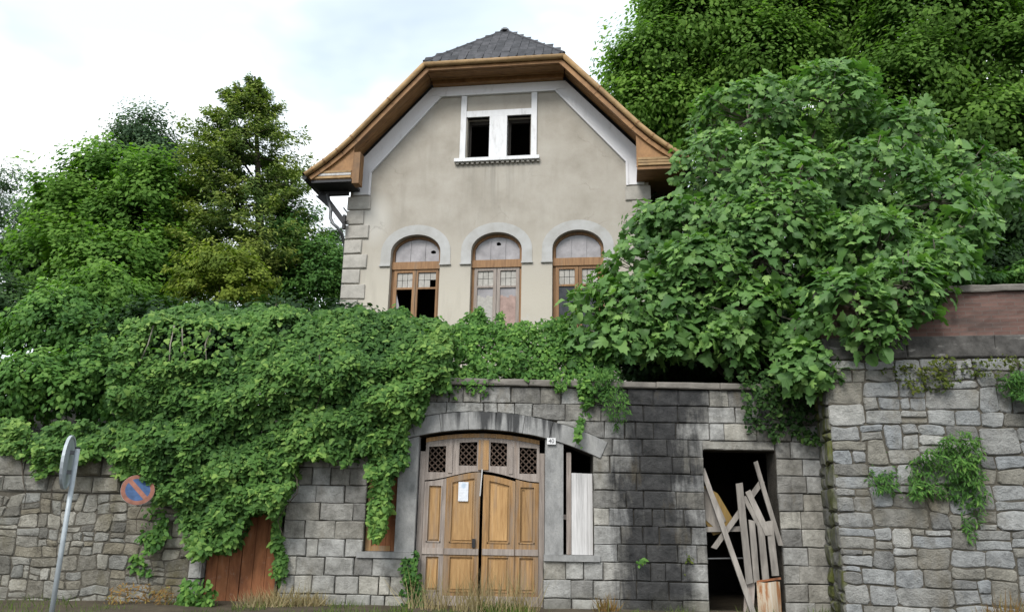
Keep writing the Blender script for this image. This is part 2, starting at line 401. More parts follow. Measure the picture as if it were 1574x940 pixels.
class MB:
    def __init__(s):
        s.v = []; s.f = []; s.mi = []
    def add(s, vs, fs, mi=0):
        b = len(s.v)
        s.v += [tuple(p) for p in vs]
        s.f += [tuple(i + b for i in q) for q in fs]
        s.mi += [mi] * len(fs)
        return s
    def box(s, x0, x1, y0, y1, z0, z1, mi=0):
        v = [(x, y, z) for z in (z0, z1) for y in (y0, y1) for x in (x0, x1)]
        return s.add(v, [(0, 2, 3, 1), (4, 5, 7, 6), (0, 1, 5, 4), (2, 6, 7, 3), (0, 4, 6, 2), (1, 3, 7, 5)], mi)
    def bar(s, a, b, w, d, up=(0, -1, 0), mi=0):
        """a squared beam from a to b, w wide, d deep along up"""
        a, b, up = Vector(a), Vector(b), Vector(up)
        t = (b - a).normalized(); sd = t.cross(up).normalized(); n = sd.cross(t).normalized()
        v = []
        for p in (a, b):
            for i, j in ((-1, -1), (1, -1), (1, 1), (-1, 1)):
                v.append(p + sd * (w / 2 * i) + n * (d / 2 * j))
        return s.add(v, [(3, 2, 1, 0), (4, 5, 6, 7), (0, 1, 5, 4), (1, 2, 6, 5), (2, 3, 7, 6), (3, 0, 4, 7)], mi)
    def tube(s, pts, rad, n=6, mi=0):
        pts = [Vector(p) for p in pts]
        if not hasattr(rad, '__len__'):
            rad = [rad] * len(pts)
        ref = Vector((0.31, 0.2, 0.93)).normalized()
        vs, fs = [], []
        for i, p in enumerate(pts):
            t = (pts[min(i + 1, len(pts) - 1)] - pts[max(i - 1, 0)]).normalized()
            a = t.cross(ref)
            if a.length < 1e-3:
                a = t.cross(Vector((1, 0, 0)))
            a.normalize(); b = t.cross(a)
            for k in range(n):
                q = 2 * math.pi * k / n
                vs.append(p + (a * math.cos(q) + b * math.sin(q)) * rad[i])
        for i in range(len(pts) - 1):
            for k in range(n):
                fs.append((i * n + k, i * n + (k + 1) % n, (i + 1) * n + (k + 1) % n, (i + 1) * n + k))
        fs.append(tuple(range(n - 1, -1, -1)))
        fs.append(tuple((len(pts) - 1) * n + k for k in range(n)))
        return s.add(vs, fs, mi)
    def plate(s, outline, holes=(), y0=0., y1=.1, mi=0):
        """an outline in x,z with holes, solid from y0 (towards the street) to y1"""
        loops = [list(outline)] + [list(h) for h in holes]
        flat = [p for l in loops for p in l]
        n = len(flat)
        tri = tessellate_polygon([[Vector((p[0], p[1], 0)) for p in l] for l in loops])
        vs = [(p[0], y0, p[1]) for p in flat] + [(p[0], y1, p[1]) for p in flat]
        fs = []
        for a, b, c in tri:
            A, B, C = flat[a], flat[b], flat[c]
            cr = (B[0] - A[0]) * (C[1] - A[1]) - (B[1] - A[1]) * (C[0] - A[0])
            if cr < 0:
                b, c = c, b
            fs.append((a, b, c)); fs.append((a + n, c + n, b + n))
        k = 0
        for li, l in enumerate(loops):
            ar = sum(l[i][0] * l[(i + 1) % len(l)][1] - l[(i + 1) % len(l)][0] * l[i][1] for i in range(len(l)))
            ccw = ar > 0
            for i in range(len(l)):
                a, b = k + i, k + (i + 1) % len(l)
                if ccw == (li == 0):
                    fs.append((a, a + n, b + n, b))
                else:
                    fs.append((a, b, b + n, a + n))
            k += len(l)
        return s.add(vs, fs, mi)
    def build(s, name, mats, parent=None, local=False, smooth=False, centre=False, kind=None):
        v = s.v
        c = Vector((0, 0, 0))
        if centre:
            a = np.array(v); c = Vector((a.min(0) + a.max(0)) / 2)
            v = [tuple(Vector(p) - c) for p in v]
        me = bpy.data.meshes.new(name)
        me.from_pydata(v, [], s.f)
        ms = mats if isinstance(mats, (list, tuple)) else [mats]
        for m in ms:
            me.materials.append(M[m])
        if len(ms) > 1:
            me.polygons.foreach_set('material_index', s.mi)
        if smooth:
            me.polygons.foreach_set('use_smooth', [True] * len(me.polygons))
        me.update()
        o = bpy.data.objects.new(name, me)
        COL.objects.link(o)
        o.location = c
        attach(o, parent, local)
        if kind:
            o['kind'] = kind
        return o

def arc(cx, cz, rx, rz, a0, a1, n):
    return [(cx + rx * math.cos(a0 + (a1 - a0) * i / n), cz + rz * math.sin(a0 + (a1 - a0) * i / n)) for i in range(n + 1)]

# --- stones
def resample(poly, step):
    out = []
    for i in range(len(poly)):
        a, b = poly[i], poly[(i + 1) % len(poly)]
        d = math.dist(a, b)
        k = max(1, int(round(d / step)))
        for j in range(k):
            out.append((a[0] + (b[0] - a[0]) * j / k, a[1] + (b[1] - a[1]) * j / k))
    return out

def stone(mb, poly, rng, gap=.010, front=.0, back=.10, bulge=.018, edge=.022, step=.26, jit=.006, frame=None):
    """one dressed or rough stone: outline in u,v ; w points out of the wall towards the street is negative"""
    p = resample(poly, step)
    cx = sum(q[0] for q in p) / len(p); cz = sum(q[1] for q in p) / len(p)
    hx = max(abs(q[0] - cx) for q in p); hz = max(abs(q[1] - cz) for q in p)
    def shr(q, g, j):
        return (cx + (q[0] - cx) * max(.2, 1 - g / max(hx, .03)) + rng.uniform(-j, j), cz + (q[1] - cz) * max(.2, 1 - g / max(hz, .03)) + rng.uniform(-j, j))
    n = len(p)
    r1 = [shr(q, gap, jit) for q in p]
    cx2 = cx; cz2 = cz
    r2 = [(cx2 + (q[0] - cx2) * max(.25, 1 - edge / max(hx, .03)), cz2 + (q[1] - cz2) * max(.25, 1 - edge / max(hz, .03))) for q in r1]
    tilt = (rng.uniform(-1, 1) * bulge * .6 / max(hx, .05), rng.uniform(-1, 1) * bulge * .6 / max(hz, .05))
    vs = [(q[0], back, q[1]) for q in r1]
    vs += [(q[0], front + rng.uniform(0, .008), q[1]) for q in r1]
    vs += [(q[0], front - bulge * rng.uniform(.45, 1.0) + tilt[0] * (q[0] - cx) + tilt[1] * (q[1] - cz), q[1]) for q in r2]
    kk = 1 if hx < 1.5 * hz else 2
    vs.append((cx + rng.uniform(-.3, .3) * hx, front - bulge * rng.uniform(.8, 1.5), cz + rng.uniform(-.3, .3) * hz))
    fs = []
    for i in range(n):
        j = (i + 1) % n
        fs.append((i, n + i, n + j, j)); fs.append((n + i, 2 * n + i, 2 * n + j, n + j))
        fs.append((2 * n + i, 3 * n, 2 * n + j))
    ar = sum(p[i][0] * p[(i + 1) % n][1] - p[(i + 1) % n][0] * p[i][1] for i in range(n))
    if ar > 0:
        fs = [tuple(reversed(f)) for f in fs]
    if frame:
        vs = [frame(*v) for v in vs]
    mb.add(vs, fs)

def clip(poly, a, b, c):
    """keep a*x+b*z<=c"""
    out = []
    for i in range(len(poly)):
        p, q = poly[i], poly[(i + 1) % len(poly)]
        dp, dq = a * p[0] + b * p[1] - c, a * q[0] + b * q[1] - c
        if dp <= 0:
            out.append(p)
        if dp * dq < 0:
            t = dp / (dp - dq)
            out.append((p[0] + (q[0] - p[0]) * t, p[1] + (q[1] - p[1]) * t))
    return out

def rubble_cells(x0, x1, z0, z1, rng, area, aspect=1.6, warp=.05, seed=1):
    """irregular coursed stones: the face is split again and again, then the whole pattern is bent by a smooth field"""
    rects = []
    def split(a, b, c, d):
        w, h = b - a, d - c
        if w * h < area * rng.choice((.5, .8, 1.1, 1.1, 1.9)) and .5 < w / h < 4.2 or w * h < area * .28:
            rects.append((a, b, c, d)); return
        f = rng.uniform(.33, .67)
        if w / h > aspect * rng.uniform(.7, 1.3):
            split(a, a + w * f, c, d); split(a + w * f, b, c, d)
        else:
            split(a, b, c, c + h * f); split(a, b, c + h * f, d)
    split(x0, x1, z0, z1)
    cells = []
    for a, b, c, d in rects:
        w, h = b - a, d - c
        k = rng.uniform(.05, .13); kx, kz = min(w * k, .05), min(h * k * 1.3, .05)
        P = [(a + kx, c), ((a + b) / 2, c), (b - kx, c), (b, c + kz), (b, d - kz), (b - kx, d), ((a + b) / 2, d), (a + kx, d), (a, d - kz), (a, c + kz)]
        A = np.array(P)
        e = np.minimum(np.minimum(A[:, 0] - x0, x1 - A[:, 0]) / .15, 1).clip(0, 1)
        dx = (vnoise(A, seed, 4.5) * warp + vnoise(A, seed + 1, 11.0) * warp * .45) * e
        dz = vnoise(A, seed + 2, 4.0) * warp * .9 + vnoise(A, seed + 3, 10.0) * warp * .45
        cells.append([(float(p[0] + q), float(min(p[1] + r, z1))) for p, q, r in zip(A, dx, dz)])
    return cells

# --- leaves
def unit(a):
    return a / np.maximum(np.linalg.norm(a, axis=-1, keepdims=True), 1e-9)

def frames(nrm, tip):
    z = unit(nrm)
    y = unit(tip - (tip * z).sum(-1, keepdims=True) * z)
    x = np.cross(y, z)
    return np.stack([x, y, z], axis=-1)              # columns

def template(outline, hub, fold=.25, droop=.25, wave=0.):
    """a leaf from half its outline (base to tip); fan around the hub, folded on the midrib and drooping"""
    half = list(outline)
    pts = half + [(-x, y) for x, y in reversed(half[1:-1])]
    v = [(x, y) for x, y in pts] + [hub]
    vs = np.array([(x, y, -fold * abs(x) - droop * y * y + wave * math.sin(7 * y) * abs(x)) for x, y in v])
    n = len(pts)
    return vs, np.array([(i, (i + 1) % n, n) for i in range(n)])

T_IVY = template([(0, 0), (.34, -.10), (.50, .22), (.30, .40), (.26, .66), (0, 1)], (0, .32), .30, .22)
T_FIG = [template([(0, .03), (.16, -.08), (.46, .04), (.55, .26), (.26, .38), (.48, .62), (.42, .78), (.17, .62), (.17, .90), (0, 1.0)], (0, .34), .30, .26, .16),
         template([(0, .02), (.18, -.06), (.44, .10), (.50, .36), (.25, .42), (.38, .76), (.15, .68), (.13, .92), (0, 1.0)], (0, .38), .15, .50, -.14),
         template([(0, .02), (.22, -.05), (.48, .12), (.46, .38), (.28, .48), (.36, .66), (.26, .80), (.13, .78), (0, 1.0)], (0, .40), .50, .10, .10),
         template([(0, .02), (.20, -.03), (.42, .14), (.44, .42), (.34, .60), (.24, .84), (0, 1.0)], (0, .42), .62, .34, .06),
         template([(0, .02), (.24, -.04), (.50, .16), (.42, .46), (.30, .54), (.32, .80), (.14, .80), (0, 1.0)], (0, .40), -.12, .62, .12)]
T_OVAL = template([(0, 0), (.30, .30), (.26, .66), (0, 1)], (0, .5), .22, .22)
T_DIAM = (np.array([(0, 0, 0), (.32, .48, -.06), (0, 1, -.12), (-.32, .48, -.06)], float), np.array([(0, 1, 2), (0, 2, 3)]))
T_NARROW = (np.array([(0, 0, 0), (.13, .45, -.03), (0, 1, -.15), (-.13, .45, -.03)], float), np.array([(0, 1, 2), (0, 2, 3)]))
T_BLADE = (np.array([(-.5, 0, 0), (.5, 0, 0), (.28, .6, .05), (-.28, .6, .05), (0, 1, .22)], float), np.array([(0, 1, 2), (0, 2, 3), (3, 2, 4)]))

def leaves_mesh(name, parts, mat, parent=None, kind='stuff'):
    """parts: list of (template, pos n3, frame n33, scale n or n3, rnd n); one joined mesh"""
    V, T, R = [], [], []
    base = 0
    for (tv, tf), pos, fr, sc, rn in parts:
        n = len(pos)
        if n == 0:
            continue
        sc = np.asarray(sc, float)
        loc = tv[None] * (sc[:, None, None] if sc.ndim == 1 else sc[:, None, :])
        w = np.einsum('nij,nkj->nki', fr, loc) + pos[:, None, :]
        V.append(w.reshape(-1, 3))
        T.append((tf[None] + (np.arange(n) * len(tv))[:, None, None] + base).reshape(-1, 3))
        R.append(np.repeat(rn, len(tf)))
        base += n * len(tv)
    V = np.concatenate(V); T = np.concatenate(T); R = np.concatenate(R)
    me = bpy.data.meshes.new(name)
    me.vertices.add(len(V)); me.vertices.foreach_set('co', V.astype(np.float32).ravel())
    me.loops.add(len(T) * 3); me.loops.foreach_set('vertex_index', T.astype(np.int32).ravel())
    me.polygons.add(len(T)); me.polygons.foreach_set('loop_start', (np.arange(len(T)) * 3).astype(np.int32))
    at_ = me.attributes.new('rnd', 'FLOAT', 'FACE')
    at_.data.foreach_set('value', np.clip(R, 0, 1).astype(np.float32))
    me.materials.append(M[mat])
    me.update(calc_edges=True)
    o = bpy.data.objects.new(name, me)
    COL.objects.link(o)
    attach(o, parent)
    if kind:
        o['kind'] = kind
    return o

def single_leaves(tmpls, pos, fr, sc, rn, mat, parent, key):
    """leaves that can be picked apart: each an object, sharing a few meshes"""
    cache = {}
    for i in range(len(pos)):
        k = (i % len(tmpls), int(np.clip(rn[i], 0, .999) * 5))
        if k not in cache:
            tv, tf = tmpls[k[0]]
            me = bpy.data.meshes.new(key)
            me.from_pydata([tuple(p) for p in tv], [], [tuple(map(int, q)) for q in tf])
            a = me.attributes.new('rnd', 'FLOAT', 'FACE')
            a.data.foreach_set('value', [(k[1] + .5) / 5] * len(tf))
            me.materials.append(M[mat]); me.update()
            cache[k] = me
        o = bpy.data.objects.new('leaf', cache[k])
        COL.objects.link(o)
        m = Matrix([[*map(float, fr[i][r] * sc[i]), float(pos[i][r])] for r in range(3)] + [[0, 0, 0, 1]])
        o.parent = parent
        o.matrix_parent_inverse = chain(parent).inverted()
        o.matrix_basis = m

_TAB = np.random.RandomState(12345).uniform(-1, 1, 65536)

def vnoise(p, seed=0, s=1.0):
    """smooth value noise for 2-d numpy points, about -1..1"""
    p = np.asarray(p, float)[:, :2]
    out = np.zeros(len(p)); amp = 1.0
    for k in range(2):
        q = p * (s * .42 * (1 + 1.13 * k)) + np.array([seed * 17.31 + 5.7 * k, seed * 9.77 + 3.1])
        i = np.floor(q).astype(np.int64); f = q - i; f = f * f * (3 - 2 * f)
        def h(a, b):
            return _TAB[((i[:, 0] + a) * 73856093 ^ (i[:, 1] + b) * 19349663 ^ (seed * 83492791 + k * 7919)) & 65535]
        v = (h(0, 0) * (1 - f[:, 0]) + h(1, 0) * f[:, 0]) * (1 - f[:, 1]) + (h(0, 1) * (1 - f[:, 0]) + h(1, 1) * f[:, 0]) * f[:, 1]
        out += v * amp; amp *= .5
    return out

# ------------------------------------------------------------------ the setting
def build_ground():
    mb = MB().add([(-400, -300, -.02), (400, -300, -.02), (400, 600, -.02), (-400, 600, -.02)], [(0, 1, 2, 3)])
    setp(mb.build('ground', 'earth'), kind='structure')
    mb = MB().add([(-120, -4.5, -.012), (120, -4.5, -.012), (120, 9.2, -.012), (-120, 9.2, -.012)], [(0, 1, 2, 3)])
    setp(mb.build('road', 'asphalt'), kind='structure')
    mb = MB().box(-120, 120, 9.2, 9.36, -.05, .10)
    setp(mb.build('kerb', 'kerb_stone'), kind='structure')
    # verge: uneven dirt between the kerb and the walls
    rs = np.random.RandomState(3)
    nx, ny = 90, 12
    xs = np.linspace(-22, 22, nx); ys = np.linspace(9.36, 13.62, ny)
    P = np.array([(x, y, 0) for y in ys for x in xs], float)
    P[:, 2] = .04 + .05 * (P[:, 1] - 9.36) / 4.2 + .025 * vnoise(P[:, :2], 4, 2.2) + rs.uniform(-.01, .01, len(P))
    fs = [(j * nx + i, j * nx + i + 1, (j + 1) * nx + i + 1, (j + 1) * nx + i) for j in range(ny - 1) for i in range(nx - 1)]
    setp(MB().add(P.tolist(), fs).build('verge', 'earth', smooth=True), kind='structure')

def hill_z(x, y):
    x = np.asarray(x, float); y = np.asarray(y, float)
    k = np.clip((x + 4.4) / 1.6, 0, 1); k = k * k * (3 - 2 * k)
    base = 2.35 * (1 - k) + 3.72 * k
    r = np.clip((x - 5.2) / .8, 0, 1)
    base = base + r * 1.0 * np.clip((y - 13.2) / 1.2, 0, 1)
    up = np.clip(y - 14.2, 0, None)
    z = base + .10 * up + (1 - k) * np.clip(up * .14, 0, 1.2) + .02 * np.clip(y - 24, 0, None)
    return np.minimum(z, 11) + .12 * np.sin(x * .8 + y * .5) * np.clip(up * .3, 0, 1)

def build_hill():
    xs = np.concatenate([np.linspace(-60, -14, 14), np.linspace(-12, 12, 50), np.linspace(14, 60, 14)])
    ys = np.concatenate([np.linspace(14.02, 24, 26), np.linspace(26, 120, 20)])
    nx = len(xs)
    P = [(x, y, float(hill_z(x, y))) for y in ys for x in xs]
    fs = [(j * nx + i, j * nx + i + 1, (j + 1) * nx + i + 1, (j + 1) * nx + i) for j in range(len(ys) - 1) for i in range(nx - 1)]
    setp(MB().add(P, fs).build('hillside', 'humus', smooth=True), kind='structure')
build_ground()
build_hill()

# ------------------------------------------------------------------ the house
HC = -.50                                              # middle of the house in its own x
YAW = math.radians(-8)
house = thing('house', 'beige stucco house with clipped gable, slate roof and three arched windows', 'house', (0, 19, 0), YAW)

def build_house():
    rng = random.Random(5)
    xl, xr = -4.5, 3.5
    WIN = [(-3.26, -1.92), (-1.10, .23), (1.02, 2.33)]
    SP, TOP = 8.17, 8.66
    holes = []
    for a, b in WIN:
        c, h = (a + b) / 2, (b - a) / 2
        holes.append([(a, 5.5), (b, 5.5), (b, SP)] + arc(c, SP, h, TOP - SP, 0, math.pi, 14)[1:-1] + [(a, SP)])
    G = [(-1.32, -.70), (-.22, .42)]
    for a, b in G:
        holes.append([(a, 10.80), (b, 10.80), (b, 12.0), (a, 12.0)])
    out = [(xl, 3.6), (xr, 3.6), (xr, 10.35), (1.38, 12.96), (-2.38, 12.96), (xl, 10.35)]
    MB().plate(out, holes, 0, .38).build('front_wall', 'stucco', house, True)
    MB().box(xl, xl + .35, .38, 9, 3.6, 10.35).build('side_wall', 'stucco', house, True)
    MB().box(xr - .35, xr, .38, 9, 3.6, 10.35).build('side_wall', 'stucco', house, True)
    MB().plate([(xl, 3.6), (xr, 3.6), (xr, 10.35), (1.38, 12.96), (-2.38, 12.96), (xl, 10.35)], (), 9, 9.35).build('back_wall', 'stucco', house, True)
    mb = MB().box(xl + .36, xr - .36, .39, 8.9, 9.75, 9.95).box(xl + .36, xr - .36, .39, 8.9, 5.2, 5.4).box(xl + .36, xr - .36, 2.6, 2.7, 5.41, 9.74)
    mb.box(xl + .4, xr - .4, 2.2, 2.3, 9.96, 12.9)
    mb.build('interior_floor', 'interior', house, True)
    # quoins
    for side in (-1, 1):
        z = 9.80
        for k in range(12):
            w = .60 if k % 2 == 0 else .43
            z0 = z - .385
            m = MB()
            if side < 0:
                P = [(xl - .055, z0), (xl + w, z0), (xl + w, z), (xl - .055, z)]
            else:
                P = [(xr - w, z0), (xr + .055, z0), (xr + .055, z), (xr - w, z)]
            stone(m, P, rng, gap=.004, front=-.045, back=.02, bulge=.012, edge=.02, step=.3, jit=.003)
            m.build('quoin', 'quoin', house, True, centre=True)
            z -= .415
    # plinth that hides in the ivy
    MB().box(xl - .08, xr + .08, -.08, 0, 3.5, 5.0).build('plinth', 'quoin', house, True)
    # white band under the roof
    t = .045
    for s in (-1, 1):
        def q(x, z):
            return (HC + s * x, z)
        P = [q(1.60, 12.70), q(1.88, 12.93), q(3.90, 10.70), q(3.90, 9.84), q(3.47, 9.84), q(3.47, 10.50)]
        if s > 0:
            P = P[::-1]
        MB().plate(P, (), -t, -.002).build('rake_band', 'trim', house, True)
        P = [q(1.56, 12.68), q(1.60, 12.71), q(3.49, 10.51), q(3.49, 9.82), q(3.43, 9.82), q(3.43, 10.49)]
        MB().plate(P if s < 0 else P[::-1], (), -t - .025, -.003).build('moulding', 'trim', house, True)
    MB().box(HC - 1.86, HC + 1.86, -.06, -.001, 12.72, 12.955).build('head_band', 'trim', house, True)
    MB().box(HC - 1.62, HC + 1.62, -.085, -.001, 12.66, 12.717).build('moulding', 'trim', house, True)
    # gable window
    gw = MB()
    gw.box(-1.50, -1.35, -.06, .10, 10.76, 12.655)
    gw.box(.44, .59, -.06, .10, 10.76, 12.655)
    gw.box(-1.347, .437, -.05, .12, 12.0, 12.18)
    gw.box(-.70, -.22, -.055, .16, 10.76, 11.995)
    win = gw.build('gable_window', 'white_paint', house, True)
    MB().box(-1.63, .67, -.13, .05, 10.66, 10.757).build('sill', 'white_paint', win, True)
    for i in range(17):
        x = -1.58 + i * .1363
        MB().box(x, x + .07, -.08, -.005, 10.60, 10.658).build('dentil', 'quoin', win, True)
    for a, b in G:
        m = MB()
        m.box(a + .002, a + .07, .22, .29, 10.8, 12.0).box(b - .05, b - .002, .22, .29, 10.8, 12.0).box(a + .07, b - .05, .22, .29, 11.90, 12.0)
        m.build('frame', 'interior', win, True)
    # arched windows
    for wi, (a, b) in enumerate(WIN):
        c, h = (a + b) / 2, (b - a) / 2
        e = .27
        outer = [(a - e, 7.83)] + [(a - e, SP - .05)] + arc(c, SP, h + e, TOP - SP + e, math.pi, 0, 18)[1:-1] + [(b + e, SP - .05), (b + e, 7.83), (b, 7.83), (b, SP)] + arc(c, SP, h, TOP - SP, 0, math.pi, 18)[1:-1] + [(a, SP), (a, 7.83)]
        MB().plate(outer[::-1], (), -.014, -.002).build('window_surround', 'surround', house, True)
        for xa, xb in ((a - e - .02, a + .01), (b - .01, b + e + .02)):
            MB().box(xa, xb, -.055, -.001, 7.79, 7.828).build('impost', 'surround', house, True)
        fr = MB()
        y0, y1 = .17, .25
        ring_o = [(a, 5.5), (b, 5.5), (b, SP)] + arc(c, SP, h, TOP - SP, 0, math.pi, 16)[1:-1] + [(a, SP)]
        k = .07
        ring_i = [(a + k, 5.57), (b - k, 5.57), (b - k, SP)] + arc(c, SP, h - k, TOP - SP - k, 0, math.pi, 16)[1:-1] + [(a + k, SP)]
        fr.plate(ring_o, [ring_i], y0, y1)
        frame = fr.build('arched_window', 'window_wood', house, True)
        MB().box(a + .002, b - .002, y0 - .05, y1 - .01, 7.74, 7.945).build('transom', 'window_wood', frame, True)
        # fanlight in three panes
        for j in range(3):
            x0 = a + k + (b - a - 2 * k) * j / 3 + .012
            x1 = a + k + (b - a - 2 * k) * (j + 1) / 3 - .012
            def top(x):
                return SP + (TOP - SP - k) * math.sqrt(max(0, 1 - ((x - c) / (h - k)) ** 2)) - .004
            P = [(x0, 7.946), (x1, 7.946)] + [(x1 + (x0 - x1) * i / 5, top(x1 + (x0 - x1) * i / 5)) for i in range(6)]
            hs = []
            if (wi, j) in ((0, 2), (1, 1)):
                cx, cz, r = ((x0 + x1) / 2 + .03, 8.22 if wi == 0 else 8.40, .075)
                hs = [[(cx + r * rng.uniform(.5, 1.2) * math.cos(q), cz + .7 * r * rng.uniform(.6, 1.2) * math.sin(q)) for q in [i * .785 for i in range(8)]]]
            MB().plate(P, hs, .205, .211).build('pane', 'dusty_glass', frame, True)
        for j in (1, 2):
            x0 = a + k + (b - a - 2 * k) * j / 3
            MB().box(x0 - .014, x0 + .014, y0 + .01, y1 - .012, 7.946, SP + (TOP - SP - k) * .9).build('glazing_bar', 'dusty_glass', frame, True)
        # casements
        for j in range(2):
            x0 = a + k + .004 if j == 0 else c + .006
            x1 = c - .006 if j == 0 else b - k - .004
            if wi == 0 and j == 1:
                sw = .055
            else:
                sw = .085
            m = MB()
            m.box(x0, x0 + sw, y0 - .015, y1 - .03, 5.58, 7.735).box(x1 - sw, x1, y0 - .015, y1 - .03, 5.58, 7.735)
            m.box(x0 + sw, x1 - sw, y0 - .015, y1 - .03, 7.66, 7.735).box(x0 + sw, x1 - sw, y0 - .015, y1 - .03, 7.20, 7.25)
            m.box(x0 + sw, x1 - sw, y0 - .015, y1 - .03, 5.58, 5.9)
            sash = m.build('casement', 'window_wood' if wi != 1 else 'grey_wood', frame, True)
            for q in range(2):
                for g in range(3):
                    u0 = x0 + sw + (x1 - x0 - 2 * sw) * g / 3 + .006
                    u1 = x0 + sw + (x1 - x0 - 2 * sw) * (g + 1) / 3 - .006
                    v0 = 7.25 + .205 * q + .006; v1 = v0 + .193
                    if wi == 0 and j == 1 and q == 0 and g == 2:
                        continue
                    MB().box(u0, u1, .195, .201, v0, v1).build('pane', 'lace', frame, True)
            if wi == 1:
                MB().box(x0 + sw, x1 - sw, .196, .202, 5.9, 7.2).build('pane', 'dusty_glass', frame, True)
                m = MB()
                for i in range(5):
                    u = x0 + sw + (x1 - x0 - 2 * sw) * (i + .5) / 5
                    m.box(u - .05, u + .035, .185 + .003 * (i % 2), .193, 5.92, 7.0 - .03 * (i % 3))
                m.build('reflection_strips', 'pink_reflection' if j else 'lace', frame, True)  # coloured strips imitate the pinkish reflections in the lower panes
            elif not (wi == 0):
                MB().box(x0 + sw, x1 - sw, .196, .202, 5.9, 7.2).build('pane', 'dark_glass', frame, True)
            elif j == 0:
                P = [(x0 + sw, 5.9), (x0 + sw + .16, 5.9), (x0 + sw + .10, 6.7), (x0 + sw, 7.1)]
                MB().plate(P, (), .196, .202).build('pane', 'dusty_glass', frame, True)
    # ---- roof
    prof = [(1.88, 13.21), (2.82, 12.18), (3.75, 11.15), (4.10, 10.80), (4.42, 10.53), (4.70, 10.32), (4.94, 10.15)]
    YF, YB, AP, RZ = -.90, 9.9, 1.0, 15.30
    sh = MB()
    for s in (-1, 1):
        for dz, flip in ((0, False), (-.07, True)):
            v = []
            for x, z in prof:
                v += [(HC + s * x, YF, z + dz), (HC + s * x, YB if (s > 0 or x < 4.05) else .30, z + dz)]
            fs = [(2 * i, 2 * i + 1, 2 * i + 3, 2 * i + 2) for i in range(len(prof) - 1)]
            if s < 0:                                  # the bellcast ear stands only over the gable front
                v.append((HC + s * prof[2][0], .30, prof[2][1] + dz))
                fs[2] = (4, len(v) - 1, 7, 6)
            b = len(v)
            v += [(HC, AP, RZ + dz), (HC, YB, RZ + dz)]
            fs.append((b, b + 1, 1, 0))
            if (s > 0) == flip:
                fs = [tuple(reversed(f)) for f in fs]
            sh.add(v, fs)
        v = []
        for x, z in prof:
            v += [(HC + s * x, YF, z), (HC + s * x, YF, z - .07)]
        sh.add(v, [(2 * i, 2 * i + 1, 2 * i + 3, 2 * i + 2) for i in range(len(prof) - 1)])
        x, z = prof[-1]
        yb = YB if s > 0 else .30
        sh.add([(HC + s * x, YF, z), (HC + s * x, yb, z), (HC + s * x, yb, z - .07), (HC + s * x, YF, z - .07)], [(0, 1, 2, 3)])
    k = prof[0]
    for dz in (0, -.07):
        sh.add([(HC - k[0], YF, k[1] + dz), (HC + k[0], YF, k[1] + dz), (HC, AP, RZ + dz)], [(0, 1, 2)] if dz == 0 else [(0, 2, 1)])
    sh.add([(HC - k[0], YF, k[1]), (HC - k[0], YF, k[1] - .07), (HC + k[0], YF, k[1] - .07), (HC + k[0], YF, k[1])], [(0, 1, 2, 3)])
    roof = sh.build('roof', 'slate', house, True)
    # slates of the front hip, one by one
    sl_len = math.hypot(AP - YF, RZ - k[1])
    dv = Vector((0, AP - YF, RZ - k[1])) / sl_len
    nv = Vector((0, -dv.z, dv.y))
    w = .23; ex = .185
    shape = [(-.5, 1.0), (.5, 1.0), (.5, .26), (.22, 0), (-.22, 0), (-.5, .26)]
    meshes = []
    for q in range(4):
        m = []
        for d in (0, .012):
            m += [((sx + rng.uniform(-.02, .02)) * (w - .012), d, (sy * .42 + rng.uniform(-.008, .008))) for sx, sy in shape]
        me = bpy.data.meshes.new('slate')
        me.from_pydata(m, [], [(5, 4, 3, 2, 1, 0), (6, 7, 8, 9, 10, 11)] + [(i, (i + 1) % 6, 6 + (i + 1) % 6, 6 + i) for i in range(6)])
        me.materials.append(M['slate']); meshes.append(me)
    rows = int(sl_len / ex) + 1
    for r in range(rows):
        s0 = r * ex - .05
        hw = k[0] * (1 - max(0, s0 + .12) / sl_len)
        n = int(2 * hw / w) + 1
        for i in range(n):
            x = (i - (n - 1) / 2 + (.25 if r % 2 else -.25) * (1 if n > 1 else 0)) * w
            if abs(x) > hw - .02:
                continue
            o = bpy.data.objects.new('slate', meshes[rng.randrange(4)])
            COL.objects.link(o)
            o.parent = roof
            p = Vector((HC + x, YF, k[1])) + dv * s0 + nv * (.018 + .012 * rng.random())
            tl = rng.uniform(-.03, .03)
            rot = Matrix(((1, 0, 0), (0, nv.y, dv.y), (0, nv.z, dv.z))).to_4x4()
            o.matrix_basis = Matrix.Translation(p) @ rot @ Matrix.Rotation(tl, 4, 'Y') @ Matrix.Rotation(-.045, 4, 'X')
    # slates of the side slopes, seen only edge on
    mb = MB()
